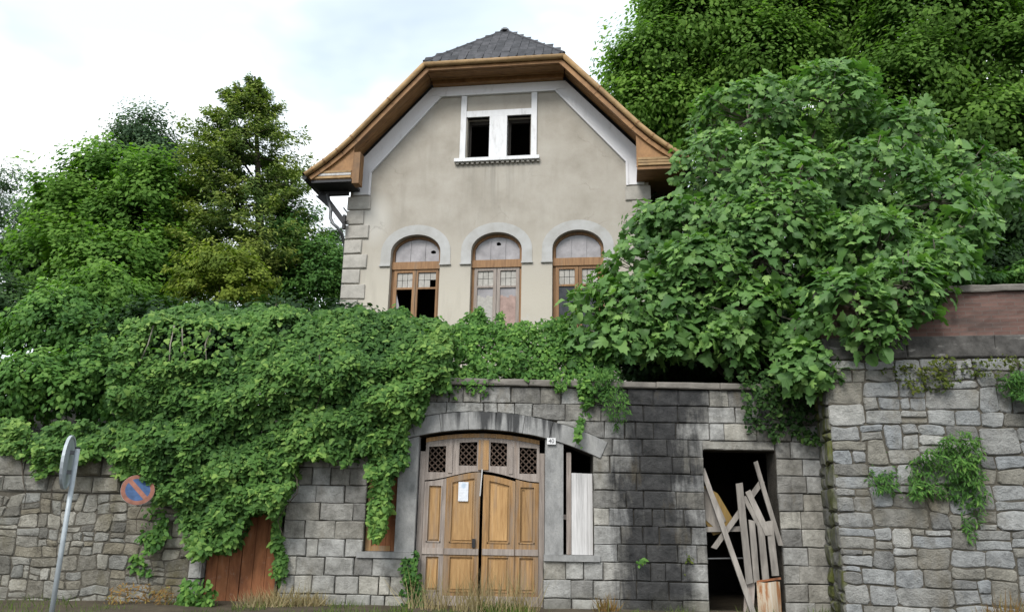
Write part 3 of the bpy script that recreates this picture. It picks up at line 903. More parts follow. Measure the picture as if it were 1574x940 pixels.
    for s in (-1, 1):
        pp = [(0.02, RZ - .01)] + prof
        seg = [(pp[i], pp[i + 1]) for i in range(len(pp) - 1)]
        for (x0, z0), (x1, z1) in seg:
            Ls = math.hypot(x1 - x0, z1 - z0); nr = max(1, int(round(Ls / .24)))
            for r in range(nr):
                f0, f1 = r / nr, (r + 1.35) / nr
                xa, za = x0 + (x1 - x0) * f0, z0 + (z1 - z0) * f0
                xb, zb = x0 + (x1 - x0) * f1, z0 + (z1 - z0) * f1
                ys = YF - .03 if xa >= k[0] - .01 else YF + (AP - YF) * (1 - xa / k[0]) + .05
                y = ys
                while y < (YB if (s > 0 or xb < 3.8) else .2):
                    wd = rng.uniform(.24, .30); h = .012 + rng.uniform(0, .012)
                    v = [(HC + s * xa, y, za + .008), (HC + s * xa, y + wd - .01, za + .008), (HC + s * xb, y + wd - .01, zb + .03 + h), (HC + s * xb, y, zb + .03 + h),
                         (HC + s * xb, y + wd - .01, zb + .012), (HC + s * xb, y, zb + .012)]
                    mb.add(v, [(0, 1, 2, 3) if s > 0 else (3, 2, 1, 0), (3, 2, 4, 5) if s > 0 else (5, 4, 2, 3)])
                    y += wd
    mb.build('side_slates', 'slate', roof, True, kind='stuff')
    for s in (-1, 1):
        MB().tube([(HC + s * k[0], YF - .02, k[1] + .03), (HC, AP, RZ + .05)], .05, 6).build('hip_cap', 'slate', roof, True)
    MB().tube([(HC, AP, RZ + .05), (HC, YB, RZ + .05)], .055, 6).build('ridge_cap', 'slate', roof, True)
    MB().tube([(HC, AP - .02, RZ), (HC, AP - .02, RZ + .09), (HC, AP - .02, RZ + .11)], [.16, .11, .02], 8).build('ridge_cap', 'zinc', roof, True)
    # eaves: boards under the overhang, a rounded edge, inner fascia
    nb = 5
    for s in (-1, 1):
        for b in range(nb):
            ya = YF + .10 + (.80 / nb) * b + .004; yb = ya + .80 / nb - .008
            v = []
            for (x, z) in prof:
                dz = -.085 - .006 * (b % 2)
                v += [(HC + s * (x - .02), ya, z + dz), (HC + s * (x - .02), yb, z + dz), (HC + s * (x - .02), ya, z + dz - .025), (HC + s * (x - .02), yb, z + dz - .025)]
            fs = []
            for i in range(len(prof) - 1):
                o = 4 * i
                fs += [(o + 2, o + 3, o + 7, o + 6), (o, o + 2, o + 6, o + 4), (o + 1, o + 5, o + 7, o + 3)]
            m = MB().add(v, fs)
            m.build('soffit_board', 'soffit_wood', house, True)
        # barge moulding
        pts = [(HC + s * x, YF - .02, z - .06) for x, z in prof]
        m = MB().tube(pts, .07, 8)
        edge = m.build('barge_moulding', 'edge_wood', house, True, smooth=True)
        for q in (.16, .33, .5, .68, .86):
            i = q * (len(pts) - 1); j = int(i); p = Vector(pts[j]).lerp(Vector(pts[j + 1]), i - j); p2 = Vector(pts[j + 1])
            d = (p2 - p).normalized() * .02
            MB().tube([p - d, p + d], .080, 8).build('joint_ring', 'soffit_wood', edge, True)
        pts2 = [(HC + s * (x - .13), YF + .055, z - .13) for x, z in prof]
        m = MB()
        for i in range(len(pts2) - 1):
            a, b2 = Vector(pts2[i]), Vector(pts2[i + 1])
            d = (b2 - a).normalized() * .012
            m.bar(a - d, b2 + d, .11, .05)
        m.build('barge_board', 'soffit_wood', house, True)
    for b in range(nb):
        ya = YF + .10 + (.80 / nb) * b + .004
        MB().box(HC - 1.84, HC + 1.84, ya, ya + .80 / nb - .008, 13.085 - .006 * (b % 2), 13.115).build('soffit_board', 'soffit_wood', house, True)
    MB().tube([(HC - 1.90, YF - .02, 13.15), (HC + 1.90, YF - .02, 13.15)], .07, 8).build('eave_moulding', 'edge_wood', house, True, smooth=True)
    MB().box(HC - 1.74, HC + 1.74, YF + .03, YF + .08, 13.00, 13.10).build('fascia_board', 'soffit_wood', house, True)
    MB().box(HC - 1.80, HC + 1.80, -.22, -.062, 12.96, 13.08).build('cornice', 'soffit_wood', house, True)
    # boxed ends of the eaves
    for s in (-1, 1):
        def X(x):
            return HC + s * x
        a, b = sorted((X(3.69), X(4.78)))
        P = [(3.69, 9.98), (4.78, 9.98), (4.80, 10.10), (4.42, 10.38), (4.10, 10.64), (3.75, 10.98), (3.69, 11.04)]
        P = [(X(x), z) for x, z in P]
        if s < 0:
            P = P[::-1]
        box = MB().plate(P, (), -.80, -.76).build('eave_box', 'soffit_wood', house, True)
        for i, zz in enumerate((10.0, 10.075, 10.15)):
            xe = 4.74 - .10 * i
            a2, b2 = sorted((X(3.72), X(xe)))
            MB().box(a2, b2, -.835 - .0, -.802, zz, zz + .06).build('slat', 'edge_wood' if (s > 0 or i != 1) else 'pale_board', box, True)
        a2, b2 = sorted((X(3.70), X(4.80)))
        MB().box(a2, b2, -.80, -.10 if s < 0 else 8.9, 9.90, 9.97).build('soffit', 'dark_metal' if s < 0 else 'soffit_wood', box, True)
        a2, b2 = sorted((X(3.50), X(3.68)))
        if s < 0:
            MB().box(a2, b2, -.82, -.52, 9.84, 10.72).build('end_block', 'soffit_wood', box, True)
        MB().tube([(X(4.98), YF + .05, 10.05), (X(4.98), YB if s > 0 else .28, 10.05)], .07, 8).build('gutter', 'dark_metal', house, True)
    # brackets, pipe and wires on the left corner
    m = MB()
    m.bar((HC - 4.72, -.2, 9.86), (HC - 4.03, -.2, 8.98), .13, .12)
    br = m.build('bracket', 'dark_metal', house, True)
    MB().bar((HC - 4.80, -.2, 9.83), (HC - 3.98, -.2, 9.83), .10, .12).build('arm', 'dark_metal', br, True)
    MB().bar((HC - 4.04, -.2, 9.20), (HC - 4.04, -.2, 8.80), .07, .10).build('wall_plate', 'dark_metal', br, True)
    MB().plate([(HC - 4.90, 9.78), (HC - 4.50, 9.42), (HC - 4.42, 9.50), (HC - 4.56, 9.78)], (), -.24, -.16).build('gusset', 'dark_metal', br, True)
    pts = [(HC - 4.55, -.25, 9.80), (HC - 4.42, -.25, 9.35), (HC - 4.42, -.25, 9.12), (HC - 4.33, -.25, 8.95), (HC - 4.18, -.25, 8.82), (HC - 4.12, -.1, 8.70), (HC - 4.10, .15, 8.45), (HC - 4.10, .22, 8.0), (HC - 4.10, .22, 4.2)]
    MB().tube(pts, .045, 8).build('downpipe', 'zinc', house, True, smooth=True)
    m = MB()
    m.tube([(HC - 4.40, .6, 9.75), (HC - 4.18, .6, 9.46)], .022, 5)
    m.build('stay_rod', 'dark_metal', house, True)
    m = MB()
    m.tube([(HC - 4.50, .9, 9.62), (HC - 4.22, .9, 9.36)], .018, 5)
    m.build('stay_rod', 'zinc', house, True)
    # a chimney stays out: none shows
build_house()

# ------------------------------------------------------------------ the street wall with the arch
WY = 13.5
AXC, AXH, ASP, AAP = -.48, 1.92, 2.57, 2.97
AR = (AXH ** 2 + (AAP - ASP) ** 2) / (2 * (AAP - ASP)); AZC = AAP - AR
RING = .31
DW = (3.33, 4.58, 2.70)                              # dark doorway on the right: x0, x1, head

def zint(x):
    return AZC + math.sqrt(max(0, AR ** 2 - (x - AXC) ** 2))

def zext(x):
    return AZC + math.sqrt(max(0, (AR + RING) ** 2 - (x - AXC) ** 2))

street_wall = thing('street_wall', 'stained coursed granite wall with wide stone arch under the house terrace', 'wall', (0, 13.6, 0))

def build_street_wall():
    rng = random.Random(11)
    x0, x1, top = -3.76, 5.40, 3.73
    arch = [(AXC - AXH, .83), (-1.55, .83), (-1.55, -.1), (.60, -.1), (.60, .83), (AXC + AXH, .83)]
    xs = [AXC + AXH - 2 * AXH * i / 16 for i in range(17)]
    arch += [(x, zint(x)) for x in xs]
    dw = [(DW[0], -.1), (DW[1], -.1), (DW[1], DW[2]), (DW[0], DW[2])]
    MB().plate([(x0, -.3), (x1, -.3), (x1, top), (x0, top)], [arch, dw], WY + .035, WY + .52).build('wall_core', 'mortar', street_wall)
    # courses
    k = 0
    z = -.33
    while z < top - .05:
        z1 = min(z + .29, top)
        cuts = [x0, x1]
        forced = []
        zm = (z + z1) / 2
        if zm < .83:
            forced += [-1.55, .60]
        elif zm < ASP:
            forced += [AXC - AXH, AXC + AXH]
        elif zm < 2.98:
            forced += [AXC - AXH - .12, AXC + AXH + .12]
        if zm < 2.72:
            forced += [DW[0], DW[1]]
        forced = sorted(forced + cuts)
        segs = []
        for a, b in zip(forced[:-1], forced[1:]):
            m = (a + b) / 2
            if zm < .83 and -1.55 < m < .60:
                continue
            if .83 <= zm < ASP and AXC - AXH < m < AXC + AXH:
                continue
            if zm < 2.56 and DW[0] < m < DW[1]:
                continue
            n = max(1, int(round((b - a) / rng.uniform(.31, .48))))
            ws = [rng.uniform(.5, 1.6) for _ in range(n)]
            if 2.5 < zm < 2.75 and abs(a - DW[0]) < .01:
                ws = [1]
            t = sum(ws); x = a
            for w in ws:
                segs.append((x, x + (b - a) * w / t)); x += (b - a) * w / t
        for a, b in segs:
            def low(x):
                q = z
                if z > 2.2 and abs(x - AXC) < AXH + .115 and zm > ASP:
                    q = max(q, zext(x))
                if 2.4 < z < 2.71 and DW[0] < (a + b) / 2 < DW[1]:
                    q = max(q, DW[2])
                return q
            n = 5 if (zm > ASP and abs((a + b) / 2 - AXC) < 2.4) else 1
            bot = [(a + (b - a) * i / n, low(a + (b - a) * i / n + (1e-4 if i == 0 else -1e-4 if i == n else 0))) for i in range(n + 1)]
            if min(z1 - q[1] for q in bot) < -.001:
                bot = [(x, min(q, z1 - .005)) for x, q in bot]
            if sum(z1 - q[1] for q in bot) / len(bot) < .06:
                continue
            sl = rng.uniform(-.02, .02) if (b - a) > .2 else 0
            poly = bot + [(b, z1), (a, z1)]
            m = MB()
            stone(m, poly, rng, gap=.006, front=WY + rng.uniform(-.012, .012), back=WY + .06, bulge=rng.uniform(.006, .022), edge=.016, step=.22, jit=.008)
            m.build('stone_block', 'ashlar', street_wall, centre=True)
        z = z1
    # arch ring
    half = math.asin((AXH + .0) / AR)
    n = 9
    for i in range(n):
        a0 = -half - .028 + (2 * half + .056) * i / n; a1 = -half - .028 + (2 * half + .056) * (i + 1) / n
        P = [(AXC + AR * math.sin(a0 + (a1 - a0) * j / 4), AZC + AR * math.cos(a0 + (a1 - a0) * j / 4)) for j in range(5)]
        P += [(AXC + (AR + RING) * math.sin(a1 + (a0 - a1) * j / 4), AZC + (AR + RING) * math.cos(a1 + (a0 - a1) * j / 4)) for j in range(5)]
        m = MB()
        stone(m, P, rng, gap=.003, front=WY - .025, back=WY + .5, bulge=.004, edge=.008, step=.5, jit=.001)
        m.build('arch_stone', 'dressed', street_wall, centre=True)
    # posts, sills, coping
    for a, b in ((-1.89, -1.56), (.62, .93)):
        hh = zint(a if a < AXC else b) - .004
        m = MB().plate([(a, .932), (b, .932), (b, min(zint(b), 9) - .006), (a, zint(a) - .006)], (), WY + .01, WY + .34)
        m.build('stone_post', 'dressed', street_wall)
    for a, b in ((-2.50, -1.555), (.605, 1.54)):
        MB().box(a, b, WY - .05, WY + .45, .834, .93).build('stone_sill', 'dressed', street_wall)
    x = -3.8
    while x < 5.38:
        w = min(rng.uniform(.75, 1.15), 5.38 - x)
        m = MB()
        stone(m, [(x, 3.735), (x + w, 3.735), (x + w, 3.855 + rng.uniform(-.01, .01)), (x, 3.855)], rng, gap=.004, front=WY - .07, back=WY + .5, bulge=.012, edge=.02, step=.3, jit=.004)
        m.add([(x, WY - .07, 3.845), (x + w, WY - .07, 3.845), (x + w, WY + .5, 3.86), (x, WY + .5, 3.86)], [(0, 1, 2, 3)])
        m.build('coping_stone', 'coping', street_wall, centre=True)
        x += w
    # rooms behind the openings
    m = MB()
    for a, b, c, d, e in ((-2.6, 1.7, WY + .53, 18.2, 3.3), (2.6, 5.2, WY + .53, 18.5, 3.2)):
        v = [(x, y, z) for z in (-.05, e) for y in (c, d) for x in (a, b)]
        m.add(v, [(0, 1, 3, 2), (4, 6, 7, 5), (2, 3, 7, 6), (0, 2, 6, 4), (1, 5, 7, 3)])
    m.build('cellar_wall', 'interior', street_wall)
build_street_wall()

# ------------------------------------------------------------------ carriage door under the arch
def build_carriage_door():
    d = thing('carriage_door', 'brown panelled double carriage door with lattice lights under the stone arch', 'door', (-.47, 13.72, 0.02))
    Y0 = 13.70
    L0, R0 = -1.545, .615
    # frame: jambs and curved head
    for a, b in ((L0, L0 + .09), (R0 - .09, R0)):
        MB().box(a, b, Y0 - .02, Y0 + .10, .05, 2.60).build('jamb', 'grey_wood', d)
    xs = [L0 + .09 + (R0 - L0 - .18) * i / 12 for i in range(13)]
    P = [(x, 2.44 + (zint(x) - 2.60)) for x in xs] + [(x, zint(x) - .03) for x in reversed(xs)]
    def rail(x):                                      # underside of the lattice frame: bows up towards the middle
        u = 1 - abs(x - AXC) / 1.0
        u = min(1, max(0, u)); u = u * u * (3 - 2 * u)
        return 2.11 + .17 * u
    cols = [(-1.40, -1.10), (-.87, -.56), (-.33, -.04), (.18, .48)]
    out = [(L0 + .092, rail(L0)), *[(x, rail(x)) for x in xs[1:-1]], (R0 - .092, rail(R0))]
    top = [(x, zint(x) - .045) for x in reversed(xs)]
    holes = []
    for i, (a, b) in enumerate(cols):
        inner = i in (1, 2)
        zb = 2.37 if inner else 2.25
        zt = 2.78 if inner else 2.70
        holes.append([(a, zb + (0 if not inner else 0)), (b, zb), (b, zt - (.0 if i < 2 else .02)), (a, zt - (.02 if i < 2 else 0))])
    fr = MB().plate(out + top, holes, Y0 - .01, Y0 + .055).build('transom_frame', 'grey_wood', d)
    # a warmer strip along the head and middle post
    MB().plate([(x, zint(x) - .115) for x in xs] + [(x, zint(x) - .046) for x in reversed(xs)], (), Y0 - .03, Y0 - .012).build('head_rail', 'door_wood', fr)
    MB().box(-.535, -.355, Y0 - .032, Y0 - .012, 2.30, 2.81).build('middle_post', 'door_wood', fr)
    for x in (-1.0, .05):
        MB().box(x - .055, x + .015, Y0 - .028, Y0 - .012, 2.24, 2.72).build('mullion', 'grey_wood', fr)
    for hi, h in enumerate(holes):
        a, b = h[0][0], h[1][0]; zb, zt = h[0][1], max(h[2][1], h[3][1])
        m = MB()
        st = .105
        for s in (-1, 1):
            q = -1.2
            while q < 1.4:
                x = a + q
                # diagonal strip clipped to the hole
                pts = []
                zz0, zz1 = zb, zt
                xa, xb = x, x + s * (zt - zb)
                t0, t1 = 0., 1.
                for lim, sg in ((a, 1), (b, -1)):
                    f0, f1 = sg * (xa - lim), sg * (xb - lim)
                    if f0 < 0 and f1 < 0:
                        t0, t1 = 1, 0; break
                    if f0 < 0:
                        t0 = max(t0, f0 / (f0 - f1))
                    elif f1 < 0:
                        t1 = min(t1, f0 / (f0 - f1))
                if t1 - t0 > .08:
                    A = (xa + (xb - xa) * t0, Y0 + .03 + .006 * s, zz0 + (zz1 - zz0) * t0); B = (xa + (xb - xa) * t1, Y0 + .03 + .006 * s, zz0 + (zz1 - zz0) * t1)
                    m.bar(A, B, .02, .01)
                q += st
        m.build('lattice', 'lattice', fr, kind='stuff')
    # four leaves
    leaves = [(-1.45, -1.075, 'grey_wood', .0, 0), (-1.07, -.485, 'door_wood', -.05, .15), (-.435, .115, 'door_wood', -.015, .0), (.12, .52, 'door_wood', .0, 0)]
    for li, (a, b, mt, off, lift) in enumerate(leaves):
        inner = li in (1, 2)
        y0, y1 = Y0 + off - .01, Y0 + off + .05
        sw = .085 if inner else .065
        def top(x, li=li):
            return (rail(x) - .02 if li != 2 else rail(x) - .055)
        n = 6
        xs2 = [a + (b - a) * i / n for i in range(n + 1)]
        pz0, pz1, qz0, qz1 = .40, .86, 1.09, 2.02
        if inner:
            t2 = lambda x: top(x) - .10
        else:
            t2 = lambda x: 2.02
        out = [(a, .10), (b, .10)] + [(x, top(x)) for x in reversed(xs2)]
        ui = [a + sw + (b - a - 2 * sw) * i / n for i in range(n + 1)]
        h1 = [(a + sw, pz0 - .09), (b - sw, pz0 - .09), (b - sw, pz1), (a + sw, pz1)]
        h2 = [(a + sw, qz0), (b - sw, qz0)] + [(x, t2(x)) for x in reversed(ui)]
        leaf = MB().plate(out, [h1, h2], y0, y1).build('door_leaf', mt, d)
        for pn, (poly, ins) in enumerate(((h1, .045), (h2, .045))):
            cx = sum(p[0] for p in poly) / len(poly); cz = sum(p[1] for p in poly) / len(poly)
            MB().plate(poly, (), y0 + .034, y0 + .046).build('panel', 'door_panel', leaf)
            inn = [(p[0] + (ins if p[0] < cx else -ins), p[1] + (ins if p[1] < cz else -ins)) for p in poly]
            MB().plate(inn, (), y0 + .016, y0 + .033).build('raised_field', 'door_panel' if not (li == 3 and pn == 0) else 'door_wood', leaf)
            # bolection strips
            m = MB()
            zt = min(p[1] for p in poly[2:]) if pn == 0 else t2(a + sw)
            m.box(a + sw, a + sw + .018, y0 - .012, y0 + .014, poly[0][1], zt).box(b - sw - .018, b - sw, y0 - .012, y0 + .014, poly[0][1], zt if pn == 0 else t2(b - sw))
            m.box(a + sw, b - sw, y0 - .012, y0 + .014, poly[0][1], poly[0][1] + .018)
            m.build('moulding', 'door_wood' if li else 'grey_wood', leaf)
        MB().box(a + .004, b - .004, y0 - .022, y0 - .001, .90, 1.0).build('middle_rail', 'grey_wood', leaf)
        MB().box(a + .002, b - .002, y0 - .03, y0 - .001, .10, .25).build('kick_rail', 'grey_wood', leaf)
    MB().bar((-.462, Y0 - .055, 2.31), (-.488, Y0 - .06, 1.86), .02, .02).build('hanging_strip', 'pale_board', d)
    MB().box(-.60, -.545, Y0 - .11, Y0 - .055, 1.02, 1.16).build('lock', 'dark_metal', d)
    MB().box(L0, R0, 13.6, 13.95, -.05, .085).build('threshold', 'dressed', d)
    # notice pasted on the left inner leaf
    n = MB()
    P = []
    for j in range(5):
        for i in range(4):
            P.append((-.085 + .17 * i / 3, .004 * math.sin(i * 2 + j * 1.3), -.16 + .32 * j / 4))
    fs = [(j * 4 + i, j * 4 + i + 1, (j + 1) * 4 + i + 1, (j + 1) * 4 + i) for j in range(4) for i in range(3)]
    n.add(P, fs)
    q = [(x, y + .004, z) for x, y, z in P]
    n.add(q, [tuple(reversed(f)) for f in fs])
    o = n.build('paper_notice', 'paper')
    o.location = (-.775, Y0 - .075, 1.93)
    setp(o, 'white paper notice with pale blue print pasted on the carriage door', 'notice')
build_carriage_door()

# house number
def build_number():
    p = at(847.5, 677.5, WY - .035)
    t = thing('number_plate', 'small white enamel house number plate 40 beside the carriage door', 'sign', tuple(p), math.radians(0))
    MB().box(-.075, .075, -.004, .004, -.055, .055).build('plate', 'enamel', t, True)
    MB().box(-.02, .02, .004, .014, -.02, .02).build('fixing', 'dark_metal', t, True)
    cu = bpy.data.curves.new('numerals', 'FONT')
    cu.body = "40"; cu.size = .10; cu.align_x = 'CENTER'; cu.align_y = 'CENTER'; cu.extrude = .0012
    cu.materials.append(M['ink'])
    tmp = bpy.data.objects.new('numerals', cu)
    me = bpy.data.meshes.new_from_object(tmp)
    bpy.data.objects.remove(tmp)
    o = bpy.data.objects.new('numerals', me)
    COL.objects.link(o)
    o.parent = t
    o.location = (0, -.006, 0)
    o.rotation_euler = (math.pi / 2, 0, 0)
build_number()

# side lights beside the door
def build_side_lights():
    t = thing('board_shutter', 'whitish weathered boards closing the narrow opening right of the carriage door', 'panel', (1.2, 13.65, .93))
    w0, w1 = 1.075, 1.435
    n = 4
    rng = random.Random(8)
    for i in range(n):
        a = w0 + (w1 - w0) * i / n; b = w0 + (w1 - w0) * (i + 1) / n
        y = 13.60 + rng.uniform(-.004, .004)
        MB().box(a + .001, b - .001, y, y + .025, .935, 2.27 + rng.uniform(-.004, .004)).build('board', 'pale_board', t)
    MB().box(.99, 1.07, 13.62, 13.66, .935, 2.62).build('batten', 'grey_wood', t)
    MB().box(.94, 1.43, 13.68, 13.72, 1.5, 1.58).build('cross_batten', 'grey_wood', t)
    t = thing('side_shutter', 'reddish brown shutter half hidden by ivy left of the carriage door', 'shutter', (-2.15, 13.7, .93))
    for i in range(3):
        a = -2.38 + i * .16
        MB().box(a, a + .155, 13.68, 13.71, .935, 2.55).build('board', 'rust', t)
    MB().box(-2.398, -2.30, 13.63, 13.70, .935, 2.60).build('stile', 'door_wood', t)
    MB().box(-1.97, -1.895, 13.63, 13.70, .935, 2.66).build('stile', 'rust', t)
    MB().box(-2.295, -1.975, 13.63, 13.675, .935, 1.02).build('rail', 'door_wood', t)
build_side_lights()

# ------------------------------------------------------------------ loose timber in the dark doorway
def build_timber():
    g = 'grey planks leaning in the dark doorway'
    def plank(a, b, w, d, label, Ya=13.45, Yb=None, mat='plank_wood', taper=1.0):
        A, B = Vector(at(*a, Ya)), Vector(at(*b, Yb if Yb else Ya))
        t = thing('plank', label, 'plank', tuple(B if B.z < A.z else A), 0, g)
        m = MB()
        tt = (B - A).normalized(); up = Vector((0, -1, 0)); sd = tt.cross(up).normalized(); n = sd.cross(tt).normalized()
        ch = .006; rng = random.Random(len(label) * 7 + int(a[0]))
        vs = []
        for k in range(5):
            p = A.lerp(B, k / 4) + n * rng.uniform(-.006, .006)
            ww = w / 2 * (1 + rng.uniform(-.04, .04))
            e = rng.uniform(-.02, .02) if k in (0, 4) else 0
            for i, j in ((-1, -1), (1, -1), (1, 1), (-1, 1)):
                vs.append(p + sd * ww * i + n * d / 2 * j + tt * e * i)
        fs = [(3, 2, 1, 0), (16, 17, 18, 19)]
        for k in range(4):
            for i in range(4):
                fs.append((4 * k + i, 4 * k + (i + 1) % 4, 4 * k + 4 + (i + 1) % 4, 4 * k + 4 + i))
        m.add(vs, fs).build('timber', mat, t)
    plank((1079, 719), (1160, 948), .085, .04, 'long grey plank slanting across the doorway from its left jamb', 13.62, 13.36)
    plank((1136, 742), (1152, 896), .115, .03, 'pale upright plank standing tallest in the middle of the doorway', 13.42)
    plank((1155, 799), (1163, 893), .10, .03, 'short upright plank just right of the tallest pale one', 13.44)
    plank((1168, 800), (1177, 890), .11, .03, 'upright plank between two others above the rusty sheet', 13.445)
    plank((1182, 800), (1192, 884), .115, .03, 'rightmost short upright plank by the doorway jamb', 13.44)
    plank((1149, 754), (1181, 822), .10, .045, 'dark grey weathered board tilted behind the upright planks', 13.50, 13.42)
    plank((1143, 762), (1172, 818), .07, .03, 'narrow board tilted beside the dark grey one', 13.47, 13.45)
    plank((1161, 709), (1200, 838), .075, .035, 'thin plank leaning on the right jamb, highest of the heap', 13.60, 13.42)
    plank((1172, 738), (1097, 842), .085, .035, 'short plank crossing diagonally behind the others', 13.62, 13.58)
    plank((1081, 813), (1140, 812), .085, .04, 'horizontal batten nailed across the doorway', 13.66)
    P = [at(x, y, 13.72) for x, y in ((1081, 745), (1103, 758), (1128, 800), (1120, 815), (1096, 822), (1082, 800))]
    t = thing('broken_panel', 'broken ochre and brown panel hanging behind the long plank', 'panel', tuple(P[4]))
    MB().plate([(p[0], p[2]) for p in reversed(P)], (), 13.70, 13.72).build('board', 'ochre_board', t)
    P2 = [at(x, y, 13.695) for x, y in ((1080, 748), (1098, 760), (1116, 800), (1100, 812), (1082, 796))]
    MB().plate([(p[0], p[2]) for p in reversed(P2)], (), 13.685, 13.698).build('board', 'plank_wood', t)
    a, b = at(1081, 858, 13.62), at(1150, 857, 13.62)
    setp(MB().tube([a, b], .013, 6).build('iron_bar', 'zinc'), 'thin iron bar crossing the doorway below the batten', 'bar')
    # curved sheet at the foot of the heap
    t = thing('rusty_sheet', 'white painted iron sheet streaked with rust at the foot of the planks', 'metal sheet', tuple(at(1180, 945, 13.42)))
    c0, c1 = at(1163, 893, 13.42), at(1199, 893, 13.42)
    n = 8
    vs = []
    for k, z in enumerate((-.05, c0[2])):
        for i in range(n + 1):
            u = i / n
            x = c0[0] + (c1[0] - c0[0]) * u
            vs.append((x, 13.43 - .09 * math.sin(math.pi * u), z - .01 * math.sin(6 * u)))
    vs += [(x, y + .006, z) for x, y, z in vs]
    m = n + 1
    fs = [(i, i + 1, m + i + 1, m + i) for i in range(n)] + [(2 * m + i + 1, 2 * m + i, 3 * m + i, 3 * m + i + 1) for i in range(n)]
    fs += [(m + i, m + i + 1, 3 * m + i + 1, 3 * m + i) for i in range(n)]
    tt = NT('rusty_white'); p = tt.pos()
    nn = tt.noise(tt.map(p, (5, 5, .9)), 1.9, 6, .65, .5)
    c = tt.ramp(nn, [(.30, (.46, .43, .38)), (.50, (.38, .30, .21)), (.60, (.26, .105, .035)), (.8, (.12, .045, .02))])
    M['rusty_white'] = tt.fin(c, .7, tt.bump(tt.noise(p, 14, 4), .3, .004), .3)
    MB().add(vs, fs).build('sheet', 'rusty_white', t, smooth=True)
    MB().bar(at(1163, 893, 13.44), at(1200, 888, 13.44), .03, .04).build('rim', 'rust', t)
    t = thing('fallen_board', 'brownish board wedged between the long plank and the rusty sheet', 'board', tuple(at(1150, 945, 13.5)))
    MB().bar(at(1153, 888, 13.50), at(1150, 950, 13.46), .16, .03).build('timber', 'grey_wood', t)
build_timber()

# ------------------------------------------------------------------ low wall on the left and its rusty door
RX0, RX1, RZT = -5.24, -3.82, 1.72
left_wall = thing('low_wall', 'low rubble wall of brownish fieldstones topped with ivy', 'wall', (-8, 13.6, 0))

def build_left_wall():
    rng = random.Random(21)
    x0, x1, top = -13.0, -3.80, 2.42
    door = [(RX0, -.1), (RX1, -.1), (RX1, RZT), (RX0, RZT)]
    MB().plate([(x0, -.3), (x1, -.3), (x1, top), (x0, top)], [door], WY + .0, WY + .5).build('wall_core', 'earth_mortar', left_wall)
    cells = rubble_cells(-9.4, RX0 - .02, -.25, 1.78, rng, .070, 1.75, .060, 5)
    for c in cells:
        m = MB()
        stone(m, c, rng, gap=.009, front=WY - .006 + rng.uniform(-.010, .006), back=WY + .05, bulge=rng.uniform(.003, .022), edge=.015, step=.5, jit=.010)
        m.build('field_stone', 'rubble_brown', left_wall, centre=True)
    cells = rubble_cells(-13, -9.4, -.25, 1.78, rng, .08, 1.7, .055, 6)
    m = MB()
    for c in cells:
        stone(m, c, rng, gap=.014, front=WY - .02 + rng.uniform(-.02, .015), back=WY + .05, bulge=.04, edge=.03, step=.26, jit=.01)
    m.build('far_stones', 'rubble_brown', left_wall, kind='stuff')
    # larger squared blocks on top
    for z, h in ((1.79, .27), (2.06, .36)):
        x = -9.6
        while x < x1 - .1:
            w = min(rng.uniform(.45, .8), x1 - x)
            m = MB()
            stone(m, [(x, z), (x + w, z), (x + w, z + h), (x, z + h)], rng, gap=.011, front=WY - .02 + rng.uniform(-.015, .01), back=WY + .05, bulge=rng.uniform(.015, .04), edge=.03, step=.26, jit=.008)
            m.build('squared_stone', 'rubble_brown', left_wall, centre=True)
            x += w
    z = -.25
    while z < RZT:                                     # left jamb of the rusty door
        h = rng.uniform(.26, .38)
        m = MB()
        stone(m, [(RX0 - .02, z), (RX0 + .20, z), (RX0 + .20, z + h), (RX0 - .02, z + h)], rng, gap=.01, front=WY - .015, back=WY + .4, bulge=.02, edge=.03, step=.2, jit=.006)
        m.build('jamb_stone', 'ashlar', left_wall, centre=True)
        z += h
    d = thing('garden_gate', 'low rusty red double door half covered by hanging ivy', 'gate', (-4.45, 13.65, 0))
    xm = (RX0 + .2 + RX1) / 2 - .02
    for a, b in ((RX0 + .21, xm - .006), (xm + .006, RX1 - .02)):
        n = 3
        lf = MB().box(a, b, 13.66, 13.69, .06, RZT - .02).build('door_leaf', 'rust', d)
        for i in range(n):
            u0 = a + (b - a) * i / n; u1 = a + (b - a) * (i + 1) / n
            MB().box(u0 + .004, u1 - .004, 13.64 + .003 * (i % 2), 13.659, .07, RZT - .03).build('plank', 'rust', lf)
    MB().box(RX0 + .2, RX1, 13.62, 13.66, RZT - .12, RZT - .03).build('head_rail', 'rust', d)
build_left_wall()

# ------------------------------------------------------------------ tall wall on the right
right_wall = thing('tall_wall', 'tall grey rubble wall with brick parapet right of the dark doorway', 'wall', (5.17, 12.56, 0), math.radians(-10))

